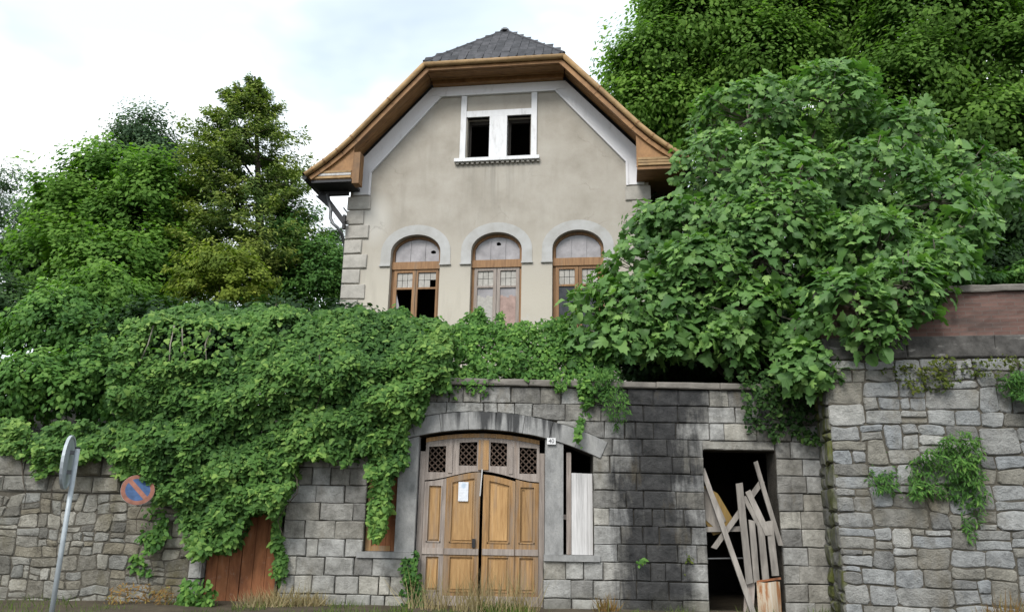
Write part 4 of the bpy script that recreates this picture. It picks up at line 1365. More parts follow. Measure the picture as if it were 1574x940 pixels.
def build_right_wall():
    rng = random.Random(33)
    Lx, top = 6.5, 4.12
    MB().box(.012, Lx, .012, 1.3, -.3, top).build('wall_core', 'earth_mortar', right_wall, True)
    cells = rubble_cells(0, 5.0, -.2, top, rng, .135, 1.75, .038, 7)
    for c in cells:
        m = MB()
        stone(m, c, rng, gap=.010, front=rng.uniform(-.014, .006), back=.06, bulge=rng.uniform(.004, .026), edge=.016, step=.5, jit=.011)
        m.build('field_stone', 'rubble_grey', right_wall, True, centre=True)
    # the mossy return beside the doorway
    cells = rubble_cells(0, 1.05, -.2, top, rng, .15, 1.4, .04, 8)
    for c in cells:
        m = MB()
        stone(m, c, rng, gap=.012, front=rng.uniform(-.02, .01), back=.06, bulge=rng.uniform(.015, .05), edge=.03, step=.24, jit=.01, frame=lambda u, w, v: (w, 1.05 - u, v))
        m.build('return_stone', 'mossy_stone', right_wall, True, centre=True)
    # cement band, brick band and coping
    x = -.02
    while x < 5:
        w = rng.uniform(.9, 1.5)
        m = MB()
        stone(m, [(x, top + .004), (x + w, top + .004), (x + w, top + .36), (x, top + .36)], rng, gap=.003, front=-.03, back=.35, bulge=.012, edge=.02, step=.22, jit=.006)
        m.build('cement_slab', 'cement', right_wall, True, centre=True)
        x += w
    MB().box(-.0, Lx, .06, 1.2, top, top + .355).build('parapet_core', 'mortar', right_wall, True)
    n, rows = 60, 9
    vs = []
    for j in range(rows + 1):
        for i in range(n + 1):
            vs.append((Lx * i / n, .012 + rng.uniform(-.006, .006), top + .362 + .72 * j / rows))
    b = MB().add(vs, [(j * (n + 1) + i, j * (n + 1) + i + 1, (j + 1) * (n + 1) + i + 1, (j + 1) * (n + 1) + i) for j in range(rows) for i in range(n)])
    b.box(0, Lx, .03, .42, top + .362, top + 1.082)
    b.build('brick_parapet', 'parapet_brick', right_wall, True)
    x = -.03
    while x < 5.5:
        w = rng.uniform(.7, 1.2)
        m = MB()
        stone(m, [(x, top + 1.086), (x + w, top + 1.086), (x + w, top + 1.20 + rng.uniform(-.015, .015)), (x, top + 1.20)], rng, gap=.003, front=-.05, back=.5, bulge=.01, edge=.02, step=.22, jit=.008)
        m.add([(x, -.05, top + 1.19), (x + w, -.05, top + 1.19), (x + w, .5, top + 1.21), (x, .5, top + 1.21)], [(0, 1, 2, 3)])
        m.build('coping_slab', 'coping', right_wall, True, centre=True)
        x += w
build_right_wall()

# ------------------------------------------------------------------ road signs
def disc(mb, r, y0, y1, n=28, mi=0, dome=0):
    vs = [(r * math.cos(2 * math.pi * i / n), y, r * math.sin(2 * math.pi * i / n)) for y in (y0, y1) for i in range(n)]
    fs = [tuple(range(n)), tuple(range(2 * n - 1, n - 1, -1))] + [(i, n + i, n + (i + 1) % n, (i + 1) % n) for i in range(n)]
    return mb.add(vs, fs, mi)

def ring(mb, r0, r1, y0, y1, n=28):
    vs = [(r * math.cos(2 * math.pi * i / n), y, r * math.sin(2 * math.pi * i / n)) for r, y in ((r0, y0), (r1, y0), (r1, y1), (r0, y1)) for i in range(n)]
    fs = []
    for k in range(4):
        for i in range(n):
            fs.append((k * n + i, k * n + (i + 1) % n, ((k + 1) % 4) * n + (i + 1) % n, ((k + 1) % 4) * n + i))
    return mb.add(vs, fs)

def build_signs():
    Y = 9.9
    c = at(102, 710, Y); foot = at(82, 945, Y)
    t = thing('road_sign', 'round road sign seen nearly edge on, showing its grey back', 'road sign', (c[0] + .12, Y, .05))
    px = c[0] + .115
    MB().tube([(px, Y, .0), (px, Y, c[2] + .17)], .03, 10).build('post', 'galvanised', t, smooth=True)
    MB().tube([(px, Y, c[2] + .17), (px, Y, c[2] + .19)], .032, 10).build('post_cap', 'dark_metal', t)
    def place(o, rz):
        o.location = (c[0] + .035, Y - .02, c[2]); o.rotation_euler = (0, math.radians(2), math.radians(rz))
        attach(o, t)
    rz = -72                                           # front turned away to the left
    m = MB(); disc(m, .325, -.004, .004)
    pl = m.build('plate', 'galvanised'); place(pl, rz)
    m = MB(); ring(m, .305, .332, -.02, .014); o = m.build('rim', 'galvanised'); place(o, rz)
    m = MB(); ring(m, .255, .324, -.0075, -.0045); o = m.build('face_ring', 'red_rim'); place(o, rz)
    for dz in (-.12, .12):
        MB().bar((px, Y, c[2] + dz), (c[0] + .03, Y - .02, c[2] + dz), .035, .05, (0, 0, 1)).build('clamp', 'zinc', t)
    # bent no-parking sign caught in the ivy
    Y = 12.82
    c = at(212, 752, Y)
    t = thing('parking_sign', 'bent blue and red no parking sign caught in the ivy', 'road sign', (c[0], Y + .05, .05))
    rot = Matrix.Translation(Vector((c[0], Y, c[2]))) @ Matrix.Rotation(math.radians(10), 4, 'Z') @ Matrix.Rotation(math.radians(24), 4, Vector((-.72, 0, .69)))
    def put(o):
        o.matrix_basis = rot
        attach(o, t)
    R = .25
    def bend(mb):
        mb.v = [(x, y + .16 * max(0, (x + z) * .7 - .02) ** 1.2 * 2.2, z) for x, y, z in mb.v]
        return mb
    def fan(r0, r1, y0, y1, n=30, k=4):
        mb = MB(); vs = []; fs = []
        for j in range(k + 1):
            r = r0 + (r1 - r0) * j / k
            vs += [(r * math.cos(2 * math.pi * i / n), y0, r * math.sin(2 * math.pi * i / n)) for i in range(n)]
        for j in range(k):
            for i in range(n):
                fs.append((j * n + i, (j + 1) * n + i, (j + 1) * n + (i + 1) % n, j * n + (i + 1) % n))
        mb.add(vs, fs)
        mb.add([(x, y1, z) for x, y, z in vs], [tuple(reversed(f)) for f in fs])
        return bend(mb)
    put(fan(.001, R * .74, -.006, -.003).build('blue_disc', 'sign_blue'))
    put(fan(R * .74, R, -.006, -.003, k=2).build('red_ring', 'sign_red'))
    put(fan(.001, R * 1.01, -.002, .003).build('plate', 'galvanised'))
    m = MB()
    for i in range(6):
        a = -R * .76 + 2 * R * .76 * i / 6; b = a + 2 * R * .76 / 6
        m.add([(-a * .7 + q * .025, -.0085, a * .7 + q * .025) for q in (-1, 1)] + [(-b * .7 + q * .025, -.0085, b * .7 + q * .025) for q in (-1, 1)], [(0, 1, 3, 2)])
    put(bend(m).build('red_bar', 'sign_red'))
    MB().tube([(c[0] + .12, 13.52, c[2] - .06), (c[0] + .08, Y + .3, c[2] - .05), (c[0] + .02, Y + .05, c[2] - .01)], .022, 8).build('bracket', 'galvanised', t, smooth=True)
build_signs()

# ------------------------------------------------------------------ vegetation
def poly_in(P, poly):
    x, y = P[:, 0], P[:, 1]
    inside = np.zeros(len(P), bool)
    n = len(poly)
    for i in range(n):
        x0, y0 = poly[i]; x1, y1 = poly[(i + 1) % n]
        c = ((y0 > y) != (y1 > y)) & (x < (x1 - x0) * (y - y0) / (y1 - y0 + 1e-12) + x0)
        inside ^= c
    return inside

def to_wall(pix, Y=13.3):
    return [tuple(at(x, y, Y)[[0, 2]]) for x, y in pix]

def ivy_curtain(name, label, pix, yfun, n, size, seed, mat='ivy_leaf', singles=0, thick=.35, kindcat='ivy', stems=0, bright=.0, tmpl=None, relief=1.0, keep=None, ywall=13.2):
    """leaves hanging in an outline on the wall; yfun(x,z) gives the face of the mass, leaves fill a layer behind it"""
    rs = np.random.RandomState(seed)
    poly = to_wall(pix, ywall)
    a = np.array(poly)
    lo, hi = a.min(0), a.max(0)
    P = rs.uniform(lo, hi, (int(n * 2.6), 2))
    P += rs.normal(0, .035, P.shape)
    edge = vnoise(P, seed + 5, 5.0) * .10
    Q = P.copy(); Q[:, 0] += edge; Q[:, 1] += vnoise(np.column_stack([P[:, 0] * 1.8, P[:, 1] * .4]), seed + 6, 6.0) * .16
    P = P[poly_in(Q, poly)]
    if keep is not None:
        P = P[keep(P, rs)]
    P = P[vnoise(P, seed + 2, 7.5) + .6 * vnoise(P, seed + 8, 15.0) > rs.uniform(-1.8, .0, len(P))]
    P = P[:n]
    m = len(P)
    dep = rs.uniform(0, 1, m) ** 1.5 * thick
    yf = yfun(P[:, 0], P[:, 1])
    clump = vnoise(np.column_stack([P[:, 0], P[:, 1] * 1.3]), seed + 1, 3.0) * .20 * relief + vnoise(P, seed + 2, 7.5) * .15 * relief
    pos = np.column_stack([P[:, 0], yf + dep - clump, P[:, 1]])
    nrm = np.column_stack([rs.normal(0, .5, m), -.85 + rs.normal(0, .35, m), .75 + rs.normal(0, .5, m)])
    tip = np.column_stack([rs.normal(0, .7, m), rs.normal(-.3, .4, m), -.8 + rs.normal(0, .5, m)])
    fr = frames(nrm, tip)
    sc = size * (.5 + .95 * rs.uniform(size=m) ** 1.3)
    rn = np.clip(.36 + .16 * vnoise(P, seed + 3, 3.0) + .30 * clump / .2 * .5 + rs.normal(0, .18, m) + bright - dep / thick * .12 + (rs.uniform(size=m) < .09) * .35, 0, 1)  # random tone plus painted shade: lighter on bulges, darker deeper in
    base = (float(a[:, 0].mean()), 13.4, float(lo[1]))
    t = thing(name, label, kindcat, base)
    T = tmpl or T_IVY
    order = np.argsort(-(sc * 10 - dep * 6 + rs.uniform(0, .4, m)))
    s = order[:singles]; r = order[singles:]
    if singles:
        single_leaves([T], pos[s], fr[s], sc[s], rn[s], mat, t, 'leaf')
    leaves_mesh('foliage', [(T, pos[r], fr[r], sc[r], rn[r])], mat, t)
    if stems:
        for k in range(stems):
            i = rs.randint(m)
            p = Vector(pos[i]) + Vector((0, .12, .25))
            pts = [p]
            for _ in range(5):
                p = p + Vector((rs.normal(0, .08), rs.normal(0, .03), -.22)); pts.append(p)
            MB().tube(pts, [.012, .011, .010, .008, .006, .004], 5).build('stem', 'bark', t)
    return t

def tree_limbs(t, base, tips, rng, r0, mat='bark', up=.35):
    """trunk to the middle of the crown and a limb to each lobe"""
    base = Vector(base)
    cen = sum((Vector(p) for p in tips), Vector()) / len(tips)
    low = min(p[2] for p in tips)
    fork = base.lerp(Vector((cen.x, cen.y, max(base.z + .8, base.z + (low - base.z) * .55))), .8)
    mid = base.lerp(fork, .5) + Vector((rng.uniform(-.1, .1), rng.uniform(-.1, .1), 0))
    MB().tube([base - Vector((0, 0, .4)), mid, fork], [r0 * 1.15, r0 * .9, r0 * .75], 9).build('trunk', mat, t, smooth=True)
    for p in tips:
        p = Vector(p)
        d = p - fork
        k1 = fork + d * .35 + Vector((rng.uniform(-.2, .2), rng.uniform(-.2, .2), up * d.length * .3))
        k2 = fork + d * .7 + Vector((rng.uniform(-.2, .2), rng.uniform(-.2, .2), up * d.length * .22))
        MB().tube([fork, k1, k2, p], [r0 * .55, r0 * .36, r0 * .2, r0 * .06], 6).build('limb', mat, t, smooth=True)

def crown_tree(name, label, cat, base, lobes, mat, clumps, per, leaf, seed, clump_r=.5, tmpl=T_DIAM, flat=.55, r0=.2, shell=.45, bright=0., group=None, droop=.5, bark='bark', spray=0., arch=-.5):
    """lobes: (centre, radii). Clumps of leaves spread through each lobe, thickest towards its skin, with gaps between them"""
    rs = np.random.RandomState(seed); rng = random.Random(seed)
    t = thing(name, label, cat, tuple(base), 0, group)
    vol = np.array([l[1][0] * l[1][2] for l in lobes]); vol = vol / vol.sum()
    cc, dirs = [], []
    pick = rs.choice(len(lobes), clumps, p=vol)
    for k in pick:
        c, r = lobes[k]
        d = unit(rs.normal(size=3)); d[2] = abs(d[2]) if rs.uniform() < .3 else d[2]
        rad = (shell + (1 - shell) * rs.uniform() ** .6) * (1 + .07 * rs.normal())
        cc.append(np.array(c) + d * np.array(r) * rad); dirs.append(unit(d * np.array([1, 1, 1]) + np.array([0, 0, .35])))
    cc = np.array(cc); dirs = np.array(dirs)
    cb = rs.normal(0, .16, clumps)
    cs = clump_r * rs.uniform(.55, 1.3, clumps)
    n = clumps * per
    ci = np.repeat(np.arange(clumps), per)
    off = np.clip(rs.normal(0, .5, (n, 3)), -.85, .85); off[:, 2] *= flat
    if spray:                                          # leaves strung along shoots that leave the clump outwards and arch over
        u = rs.uniform(0, 1, n)[:, None]
        sh_d = unit(dirs[ci] + rs.normal(0, .55, (n, 3)))
        off = off * (1 - spray) * .8 + spray * (sh_d * u * 1.5 + np.array([0, 0, arch]) * u * u)
    pos = cc[ci] + off * cs[ci][:, None]
    nrm = dirs[ci] * .9 + np.array([0, -.25, .6]) + rs.normal(0, .38, (n, 3))
    tip = dirs[ci] * .8 + np.array([0, 0, -droop]) + rs.normal(0, .55, (n, 3))
    fr = frames(nrm, tip)
    sc = leaf * rs.uniform(.6, 1.3, n)
    rn = np.clip(.42 + bright + cb[ci] + rs.normal(0, .10, n) + .16 * np.clip(off[:, 2] / max(flat, .2), -1, 1), 0, 1)  # random tone with light painted in: each clump paler on top, darker beneath
    leaves_mesh('crown', [(tmpl, pos, fr, sc, rn)], mat, t)
    tree_limbs(t, base, [l[0] for l in lobes], rng, r0, bark)
    return t

def lobes_px(items, Y):
    """(x, y, rx, ry, dY, depth radius) in photograph pixels at distance Y"""
    out = []
    for x, y, rx, ry, dy, rd in items:
        s = mpp(Y + dy)
        out.append((at(x, y, Y + dy), (rx * s, rd, ry * s)))
    return out

def foot(x, Y):
    p = at(x, 500, Y)
    return (float(p[0]), float(Y), float(hill_z(p[0], Y)))

def build_trees():
    # the wood behind, left of the house
    crown_tree('broadleaf_tree', 'dark broadleaf tree whose rounded top shows beside the conifer', 'tree', foot(225, 31),
               lobes_px([(222, 200, 52, 34, 0, 1.2), (200, 235, 50, 36, 0, 1.2), (250, 235, 40, 36, 0, 1.2), (235, 265, 60, 50, 0, 1.6), (195, 300, 60, 60, 0, 1.6), (260, 330, 50, 60, 0, 1.6), (215, 400, 80, 70, 0, 2.0)], 31),
               'bluish_leaf', 420, 100, .15, 41, .75, r0=.22, shell=.35)
    crown_tree('broadleaf_tree', 'bright green leafy tree left of the conifer', 'tree', foot(175, 26),
               lobes_px([(170, 275, 62, 42, 0, 1.2), (245, 300, 45, 45, 0, 1.2), (100, 320, 50, 40, 0, 1.2), (130, 340, 75, 55, 0, 1.5), (215, 350, 70, 60, 0, 1.5), (110, 410, 80, 60, -1, 1.6), (190, 430, 90, 60, -1, 1.8), (250, 420, 50, 55, 0, 1.3), (165, 500, 110, 60, -1.5, 1.7)], 26),
               'bright_leaf', 620, 90, .17, 42, .66, tmpl=T_OVAL, r0=.16, shell=.4, bright=.02, spray=.8, arch=.45, droop=-.2)
    crown_tree('broadleaf_tree', 'small dark tree left of the bright green one', 'tree', foot(92, 29),
               lobes_px([(92, 300, 32, 26, 0, .8), (70, 350, 55, 40, 0, 1.2), (100, 390, 60, 50, 0, 1.4), (40, 400, 60, 50, 0, 1.4)], 29),
               'dark_leaf', 260, 60, .19, 43, .62, r0=.15, shell=.3, bright=.1)
    crown_tree('feathery_tree', 'sparse bluish feathery tree at the left edge against the sky', 'tree', foot(-10, 30),
               lobes_px([(12, 275, 30, 30, 0, .8), (5, 330, 45, 35, 0, 1.2), (-30, 320, 50, 70, 0, 1.4), (5, 390, 70, 50, 0, 1.6), (-45, 250, 30, 30, 0, 1.)], 30),
               'bluish_leaf', 240, 50, .18, 44, .70, tmpl=T_NARROW, flat=.25, r0=.13, shell=.2, bright=-.02, droop=.1)
    # conifer: tiers of drooping sprays, new growth yellowish at the tips
    conifer()
    crown_tree('yellow_bush', 'yellow green bush at the foot of the conifer', 'bush', foot(345, 22.5),
               lobes_px([(345, 405, 55, 26, 0, .9), (300, 425, 50, 24, 0, .8), (385, 425, 40, 24, 0, .8), (345, 450, 80, 26, 0, 1.0)], 22.5),
               'yellow_leaf', 170, 60, .12, 46, .42, r0=.07, shell=.3, spray=.5)
    crown_tree('garden_tree', 'leafy green tree between the conifer and the house corner', 'tree', foot(468, 27),
               lobes_px([(455, 345, 38, 40, 0, 1.0), (490, 395, 40, 38, 0, 1.1), (445, 405, 45, 40, 0, 1.1), (515, 420, 40, 45, 0, 1.2), (470, 450, 70, 35, 0, 1.3)], 27),
               'shrub_leaf', 300, 60, .15, 47, .55, r0=.12, shell=.35, bright=-.06)
    crown_tree('dark_conifer', 'dark fir tip standing behind the house corner', 'tree', foot(512, 34),
               lobes_px([(513, 362, 9, 18, 0, .4), (513, 392, 18, 20, 0, .7), (515, 425, 28, 25, 0, 1.0)], 34),
               'dark_leaf', 90, 50, .22, 48, .55, tmpl=T_NARROW, flat=.3, r0=.09, shell=.1)
    # thicket behind the low wall
    items = [(-10, 470, 75, 60, 1.5, 1.2, 'dark_leaf', 'dark leafy thicket at the left edge above the low wall', .0, 190),
             (95, 500, 85, 55, 0, 1.0, 'shrub_leaf', 'green hazel shrub with long arching shoots above the low wall', .02, 220),
             (160, 470, 70, 60, .8, 1.0, 'bright_leaf', 'bright green shrub between the hazel and the ivy mound', -.06, 200),
             (60, 590, 95, 45, -1.1, .8, 'shrub_leaf', 'low shrub with pale shoots just behind the low wall ivy', .06, 230),
             (160, 580, 60, 60, -.9, .8, 'shrub_leaf', 'leafy shrub against the left end of the ivy mound', -.05, 170),
             (-30, 600, 70, 60, .2, 1.0, 'dark_leaf', 'dark shrub behind the low wall at the picture edge', .06, 150)]
    for i, (x, y, rx, ry, dy, rd, mt, lab, br, nc) in enumerate(items):
        Y = 16.6 + dy
        crown_tree('thicket_shrub', lab, 'shrub', foot(x, Y), lobes_px([(x, y, rx * .8, ry * .75, 0, rd), (x - rx * .5, y + ry * .3, rx * .6, ry * .6, 0, rd * .8), (x + rx * .5, y + ry * .2, rx * .6, ry * .6, 0, rd * .8), (x + rx * .1, y - ry * .45, rx * .5, ry * .5, 0, rd * .8)], Y),
                   mt, nc, 46, .115, 60 + i, .36, tmpl=T_OVAL if i not in (0, 5) else T_DIAM, r0=.05, shell=.25, bright=br, spray=.8)
    # big trees on the right
    big = [(1075, 45, 90, 75, 0, 2.2), (1000, 95, 62, 55, 0, 1.6), (985, 165, 55, 60, .5, 1.6), (1160, 10, 110, 80, 0, 2.6), (1170, 110, 110, 80, 0, 2.4), (1070, 175, 80, 60, .6, 1.8), (1270, 60, 110, 90, 0, 2.4), (1100, -80, 110, 80, 0, 2.4), (1260, -80, 130, 90, 0, 2.6), (1020, 20, 30, 25, 0, .8)]
    crown_tree('maple_tree', 'tall maple filling the sky right of the house roof', 'tree', foot(1130, 27), lobes_px(big, 27), 'maple_leaf', 1100, 170, .185, 51, 1.05, flat=.62, tmpl=T_OVAL, r0=.3, shell=.55, bright=.04)
    big = [(1440, 40, 120, 90, 0, 2.6), (1540, 120, 100, 100, 0, 2.6), (1400, 130, 90, 80, 0, 2.2), (1500, 220, 110, 80, 0, 2.4), (1590, 10, 110, 90, 0, 2.6), (1420, -70, 120, 80, 0, 2.6), (1330, 190, 90, 70, 1, 2.0), (1600, 280, 90, 90, 0, 2.4), (1250, 250, 110, 70, 1, 2.0), (1150, 270, 90, 60, 1.5, 1.6)]
    crown_tree('hornbeam_tree', 'dark hornbeam at the right edge behind the fig tree', 'tree', foot(1480, 24), lobes_px(big, 24), 'maple_leaf', 950, 150, .175, 52, .95, flat=.6, tmpl=T_OVAL, r0=.28, shell=.4, bright=-.16)
    crown_tree('mound_fill', 'dark leaf fill added behind the hollow of the ivy mound', 'shrub', foot(300, 15.6),  # added fill; its dark leaf colour stands in for the hollow's shade
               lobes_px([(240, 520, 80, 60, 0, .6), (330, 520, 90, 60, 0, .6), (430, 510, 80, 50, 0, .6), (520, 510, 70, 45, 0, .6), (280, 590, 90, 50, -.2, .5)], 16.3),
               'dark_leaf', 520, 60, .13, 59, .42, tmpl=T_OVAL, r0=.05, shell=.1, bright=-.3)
    crown_tree('shade_fill', 'dark leaf fill added for the deep shade beneath the fig branches', 'bush', foot(1120, 16.6),  # dark leaves added where only deep shade lies under the fig
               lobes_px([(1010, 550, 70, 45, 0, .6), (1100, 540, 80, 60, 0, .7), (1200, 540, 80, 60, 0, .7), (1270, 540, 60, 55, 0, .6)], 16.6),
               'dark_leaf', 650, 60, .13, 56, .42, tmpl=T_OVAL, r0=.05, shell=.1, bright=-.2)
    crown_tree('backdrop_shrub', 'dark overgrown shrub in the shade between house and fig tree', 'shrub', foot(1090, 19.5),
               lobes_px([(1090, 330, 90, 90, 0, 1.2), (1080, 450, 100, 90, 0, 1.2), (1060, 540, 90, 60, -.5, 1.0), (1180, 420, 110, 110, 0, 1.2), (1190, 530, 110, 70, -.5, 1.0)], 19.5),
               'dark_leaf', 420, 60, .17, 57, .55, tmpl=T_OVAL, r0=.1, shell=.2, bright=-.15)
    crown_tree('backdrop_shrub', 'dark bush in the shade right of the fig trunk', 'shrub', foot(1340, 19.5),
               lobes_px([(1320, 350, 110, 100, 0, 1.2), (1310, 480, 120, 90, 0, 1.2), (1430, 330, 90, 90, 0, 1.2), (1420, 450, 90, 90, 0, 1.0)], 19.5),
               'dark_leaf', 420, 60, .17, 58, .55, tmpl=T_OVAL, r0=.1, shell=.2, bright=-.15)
    crown_tree('laurel_hedge', 'dark overgrown laurel standing behind the brick parapet', 'hedge', foot(1540, 17.5),
               lobes_px([(1500, 330, 90, 70, 1.5, 1.2), (1580, 350, 70, 80, 1.0, 1.2), (1520, 410, 80, 40, 0, 1.0), (1600, 420, 60, 40, 0, 1.0), (1430, 400, 60, 60, 1, 1.0)], 17.5),
               'dark_leaf', 300, 56, .13, 53, .42, tmpl=T_OVAL, r0=.08, shell=.3, bright=-.02)
    crown_tree('parapet_weeds', 'low green creeper growing along the top of the brick parapet', 'creeper', foot(1540, 13.6),
               lobes_px([(1520, 425, 60, 14, 0, .3), (1575, 420, 40, 16, 0, .3), (1480, 432, 40, 10, 0, .25)], 13.4),
               'shrub_leaf', 90, 40, .085, 54, .16, tmpl=T_OVAL, r0=.015, shell=.2, bright=-.1)

def conifer():
    rs = np.random.RandomState(45); rng = random.Random(45)
    Y = 27
    b = foot(385, Y)
    t = thing('conifer_tree', 'tall pointed conifer with yellowish tips left of the house', 'tree', b)
    top = at(391, 118, Y)
    prof = [(118, 6), (140, 28), (165, 58), (190, 84), (215, 104), (250, 118), (290, 122), (330, 126), (370, 130), (410, 122), (450, 112)]
    s = mpp(Y)
    POS, NR, TP, SC, RN = [], [], [], [], []
    for k in range(420):
        y = 118 + 330 * rs.uniform() ** .8
        w = np.interp(y, [p[0] for p in prof], [p[1] for p in prof]) * s * rs.uniform(.55, 1.08)
        cx = np.interp(y, [118, 200, 300, 450], [391, 375, 372, 385])
        c = at(cx, y, Y)
        a = rs.uniform(0, 2 * math.pi)
        d = np.array([math.cos(a), math.sin(a), 0])
        n = int(90 + 150 * min(1, w / 2))
        u = rs.uniform(.30, 1.0, n) ** .75
        lat = rs.normal(0, .17, n) * (.35 + w * .34) * (1.25 - u * .6)
        side = np.array([-d[1], d[0], 0])
        p = c + d * (u * w)[:, None] + side * lat[:, None]
        p[:, 2] += -.10 * w * u + .22 * w * (u ** 3) + rs.normal(0, .07, n) - np.abs(lat) * .3
        POS.append(p)
        NR.append(np.array([0, 0, 1.0]) + d * .5 + rs.normal(0, .45, (n, 3)))
        TP.append(d * 1.0 + side * (np.sign(lat) * .6)[:, None] + np.array([0, 0, .1]) + rs.normal(0, .45, (n, 3)))
        SC.append(.165 * rs.uniform(.55, 1.2, n))
        RN.append(np.clip(.20 + .70 * u ** 2.4 + rs.normal(0, .12) + rs.normal(0, .10, n), 0, 1))
        if k % 6 == 0:
            e = c + d * w * .8
            MB().tube([c + np.array([0, 0, .1]), c + d * w * .45 - np.array([0, 0, .05]), e - np.array([0, 0, .05])], [.05, .035, .012], 5).build('branch', 'bark', t)
    pos, nr, tp, sc, rn = map(np.concatenate, (POS, NR, TP, SC, RN))
    leaves_mesh('crown', [(T_NARROW, pos, frames(nr, tp), np.column_stack([sc * 1.6, sc, sc]), rn)], 'conifer_leaf', t)
    MB().tube([b, (b[0], Y, (b[2] + top[2]) / 2), tuple(top)], [.26, .16, .02], 9).build('trunk', 'bark', t, smooth=True)
build_trees()

def build_fig():
    rs = np.random.RandomState(71); rng = random.Random(71)
    base = at(1190, 640, 15.2); base[2] = float(hill_z(base[0], 15.2))
    t = thing('fig_tree', 'big spreading fig tree with large lobed leaves hanging over the wall', 'tree', tuple(base))
    L = [  # px x, y, rx, ry, Y, depth radius
        (1150, 185, 95, 70, 16.2, 1.2), (1270, 160, 95, 65, 16.2, 1.2), (1380, 210, 85, 60, 16.0, 1.1), (1100, 260, 75, 70, 15.8, 1.2),
        (1200, 290, 120, 80, 15.0, 1.4), (1330, 290, 110, 80, 15.0, 1.3), (1470, 270, 90, 50, 15.6, 1.0), (1540, 280, 50, 45, 15.8, .8),
        (1060, 360, 95, 60, 15.2, 1.2), (1000, 420, 90, 60, 15.0, 1.1), (930, 490, 75, 62, 14.5, .9), (1040, 460, 110, 60, 14.4, 1.1),
        (1170, 400, 120, 80, 14.2, 1.3), (1310, 400, 110, 80, 14.1, 1.2), (1430, 370, 80, 60, 14.6, 1.0), (1380, 460, 70, 55, 13.8, .9),
        (1240, 490, 90, 60, 13.5, .9), (1230, 555, 55, 36, 13.25, .55), (1140, 475, 70, 45, 13.7, .8), (900, 540, 45, 30, 14.0, .5), (960, 520, 70, 38, 13.8, .5), (1050, 515, 70, 38, 13.8, .5), (1120, 520, 60, 40, 13.6, .5), (1350, 505, 45, 35, 12.1, .4), (1240, 580, 40, 25, 12.9, .35), (1520, 300, 60, 40, 14.5, .7), (1440, 310, 80, 50, 14.0, .8), (1290, 530, 55, 40, 13.4, .6), (1010, 350, 60, 40, 15.4, .9), (1390, 440, 70, 60, 12.2, .6), (1310, 470, 75, 60, 12.4, .7), (1440, 410, 60, 50, 12.5, .6), (1350, 380, 90, 70, 13.2, .8), (1250, 560, 50, 40, 12.7, .5), (1480, 350, 55, 45, 13.0, .6), (1090, 420, 90, 60, 13.9, .8), (970, 470, 70, 55, 13.9, .7), (1200, 340, 110, 70, 13.9, .9)]
    lob = [(at(x, y, Y), np.array([rx * mpp(Y), rd, ry * mpp(Y)])) for x, y, rx, ry, Y, rd in L]
    area = np.array([l[1][0] * l[1][2] for l in lob]); area /= area.sum()
    tips, dirs = [], []
    while len(tips) < 2200:
        k = rs.choice(len(lob), p=area)
        c, r = lob[k]
        d = unit(rs.normal(size=3))
        if d[1] > .55:
            continue
        q = c + d * r * (.62 + .42 * rs.uniform() ** .7)
        # drop tips buried deep in another lobe
        deep = 0
        for c2, r2 in lob:
            if np.linalg.norm((q - c2) / r2) < .55:
                deep = 1
        if deep and rs.uniform() < .8:
            continue
        tips.append(q); dirs.append(unit(d * np.array([1, 1, .8]) + np.array([0, -.15, .55]) + rs.normal(0, .33, 3)))
    pos, nr, tp, sc, rn, tid = [], [], [], [], [], []
    for q, d in zip(tips, dirs):
        a = unit(np.cross(d, [.1, .2, .97])); b = np.cross(d, a)
        n = rs.randint(6, 10); ph = rs.uniform(0, 6.28); cb = rs.normal(0, .11)
        sz = rs.uniform(.13, .295)
        for i in range(n):
            f = i / n                                   # youngest leaves on top, small and upright
            an = ph + i * 2.4
            rad = a * math.cos(an) + b * math.sin(an)
            el = 1.15 - 1.05 * (1 - f) + rs.normal(0, .22)
            dr = unit(rad + d * el * .9 + np.array([0, 0, -.15]) * (1 - f) + rs.normal(0, .15, 3))
            p = q - d * .16 * (1 - f) + dr * (.05 + .10 * (1 - f))
            pos.append(p); tp.append(dr)
            nr.append(unit(d * 1.0 - rad * el * .7 + np.array([0, -.05, .25]) + rs.normal(0, .30, 3)))
            sc.append(sz * (1.0 - .5 * f) * rs.uniform(.85, 1.15)); rn.append(.30 + .48 * f ** 1.6 + cb + rs.normal(0, .09) + (.3 if rs.uniform() < .05 else 0))
    pos, nr, tp, sc, rn = map(np.array, (pos, nr, tp, sc, rn))
    fr = frames(nr, tp)
    # the leaves that show largest are objects of their own
    dist = np.linalg.norm(pos - CAM, axis=1); face = np.abs((fr[:, :, 2] * unit(CAM - pos)).sum(1))
    score = sc / dist * (.3 + face) * (1 + .8 * (pos[:, 1] < 14.3)) + rs.uniform(0, .004, len(sc))
    o = np.argsort(-score); s, r = o[:300], o[300:]
    single_leaves(T_FIG, pos[s], fr[s], sc[s], np.clip(rn[s], 0, 1), 'fig_leaf', t, 'leaf')
    parts = []
    for k in range(5):
        q = r[r % 5 == k]
        parts.append((T_FIG[k], pos[q], fr[q], sc[q], rn[q]))
    leaves_mesh('foliage', parts, 'fig_leaf', t)
    # limbs: a few stems from the ground, forking to the shoots
    stems = []
    bv = Vector(base)
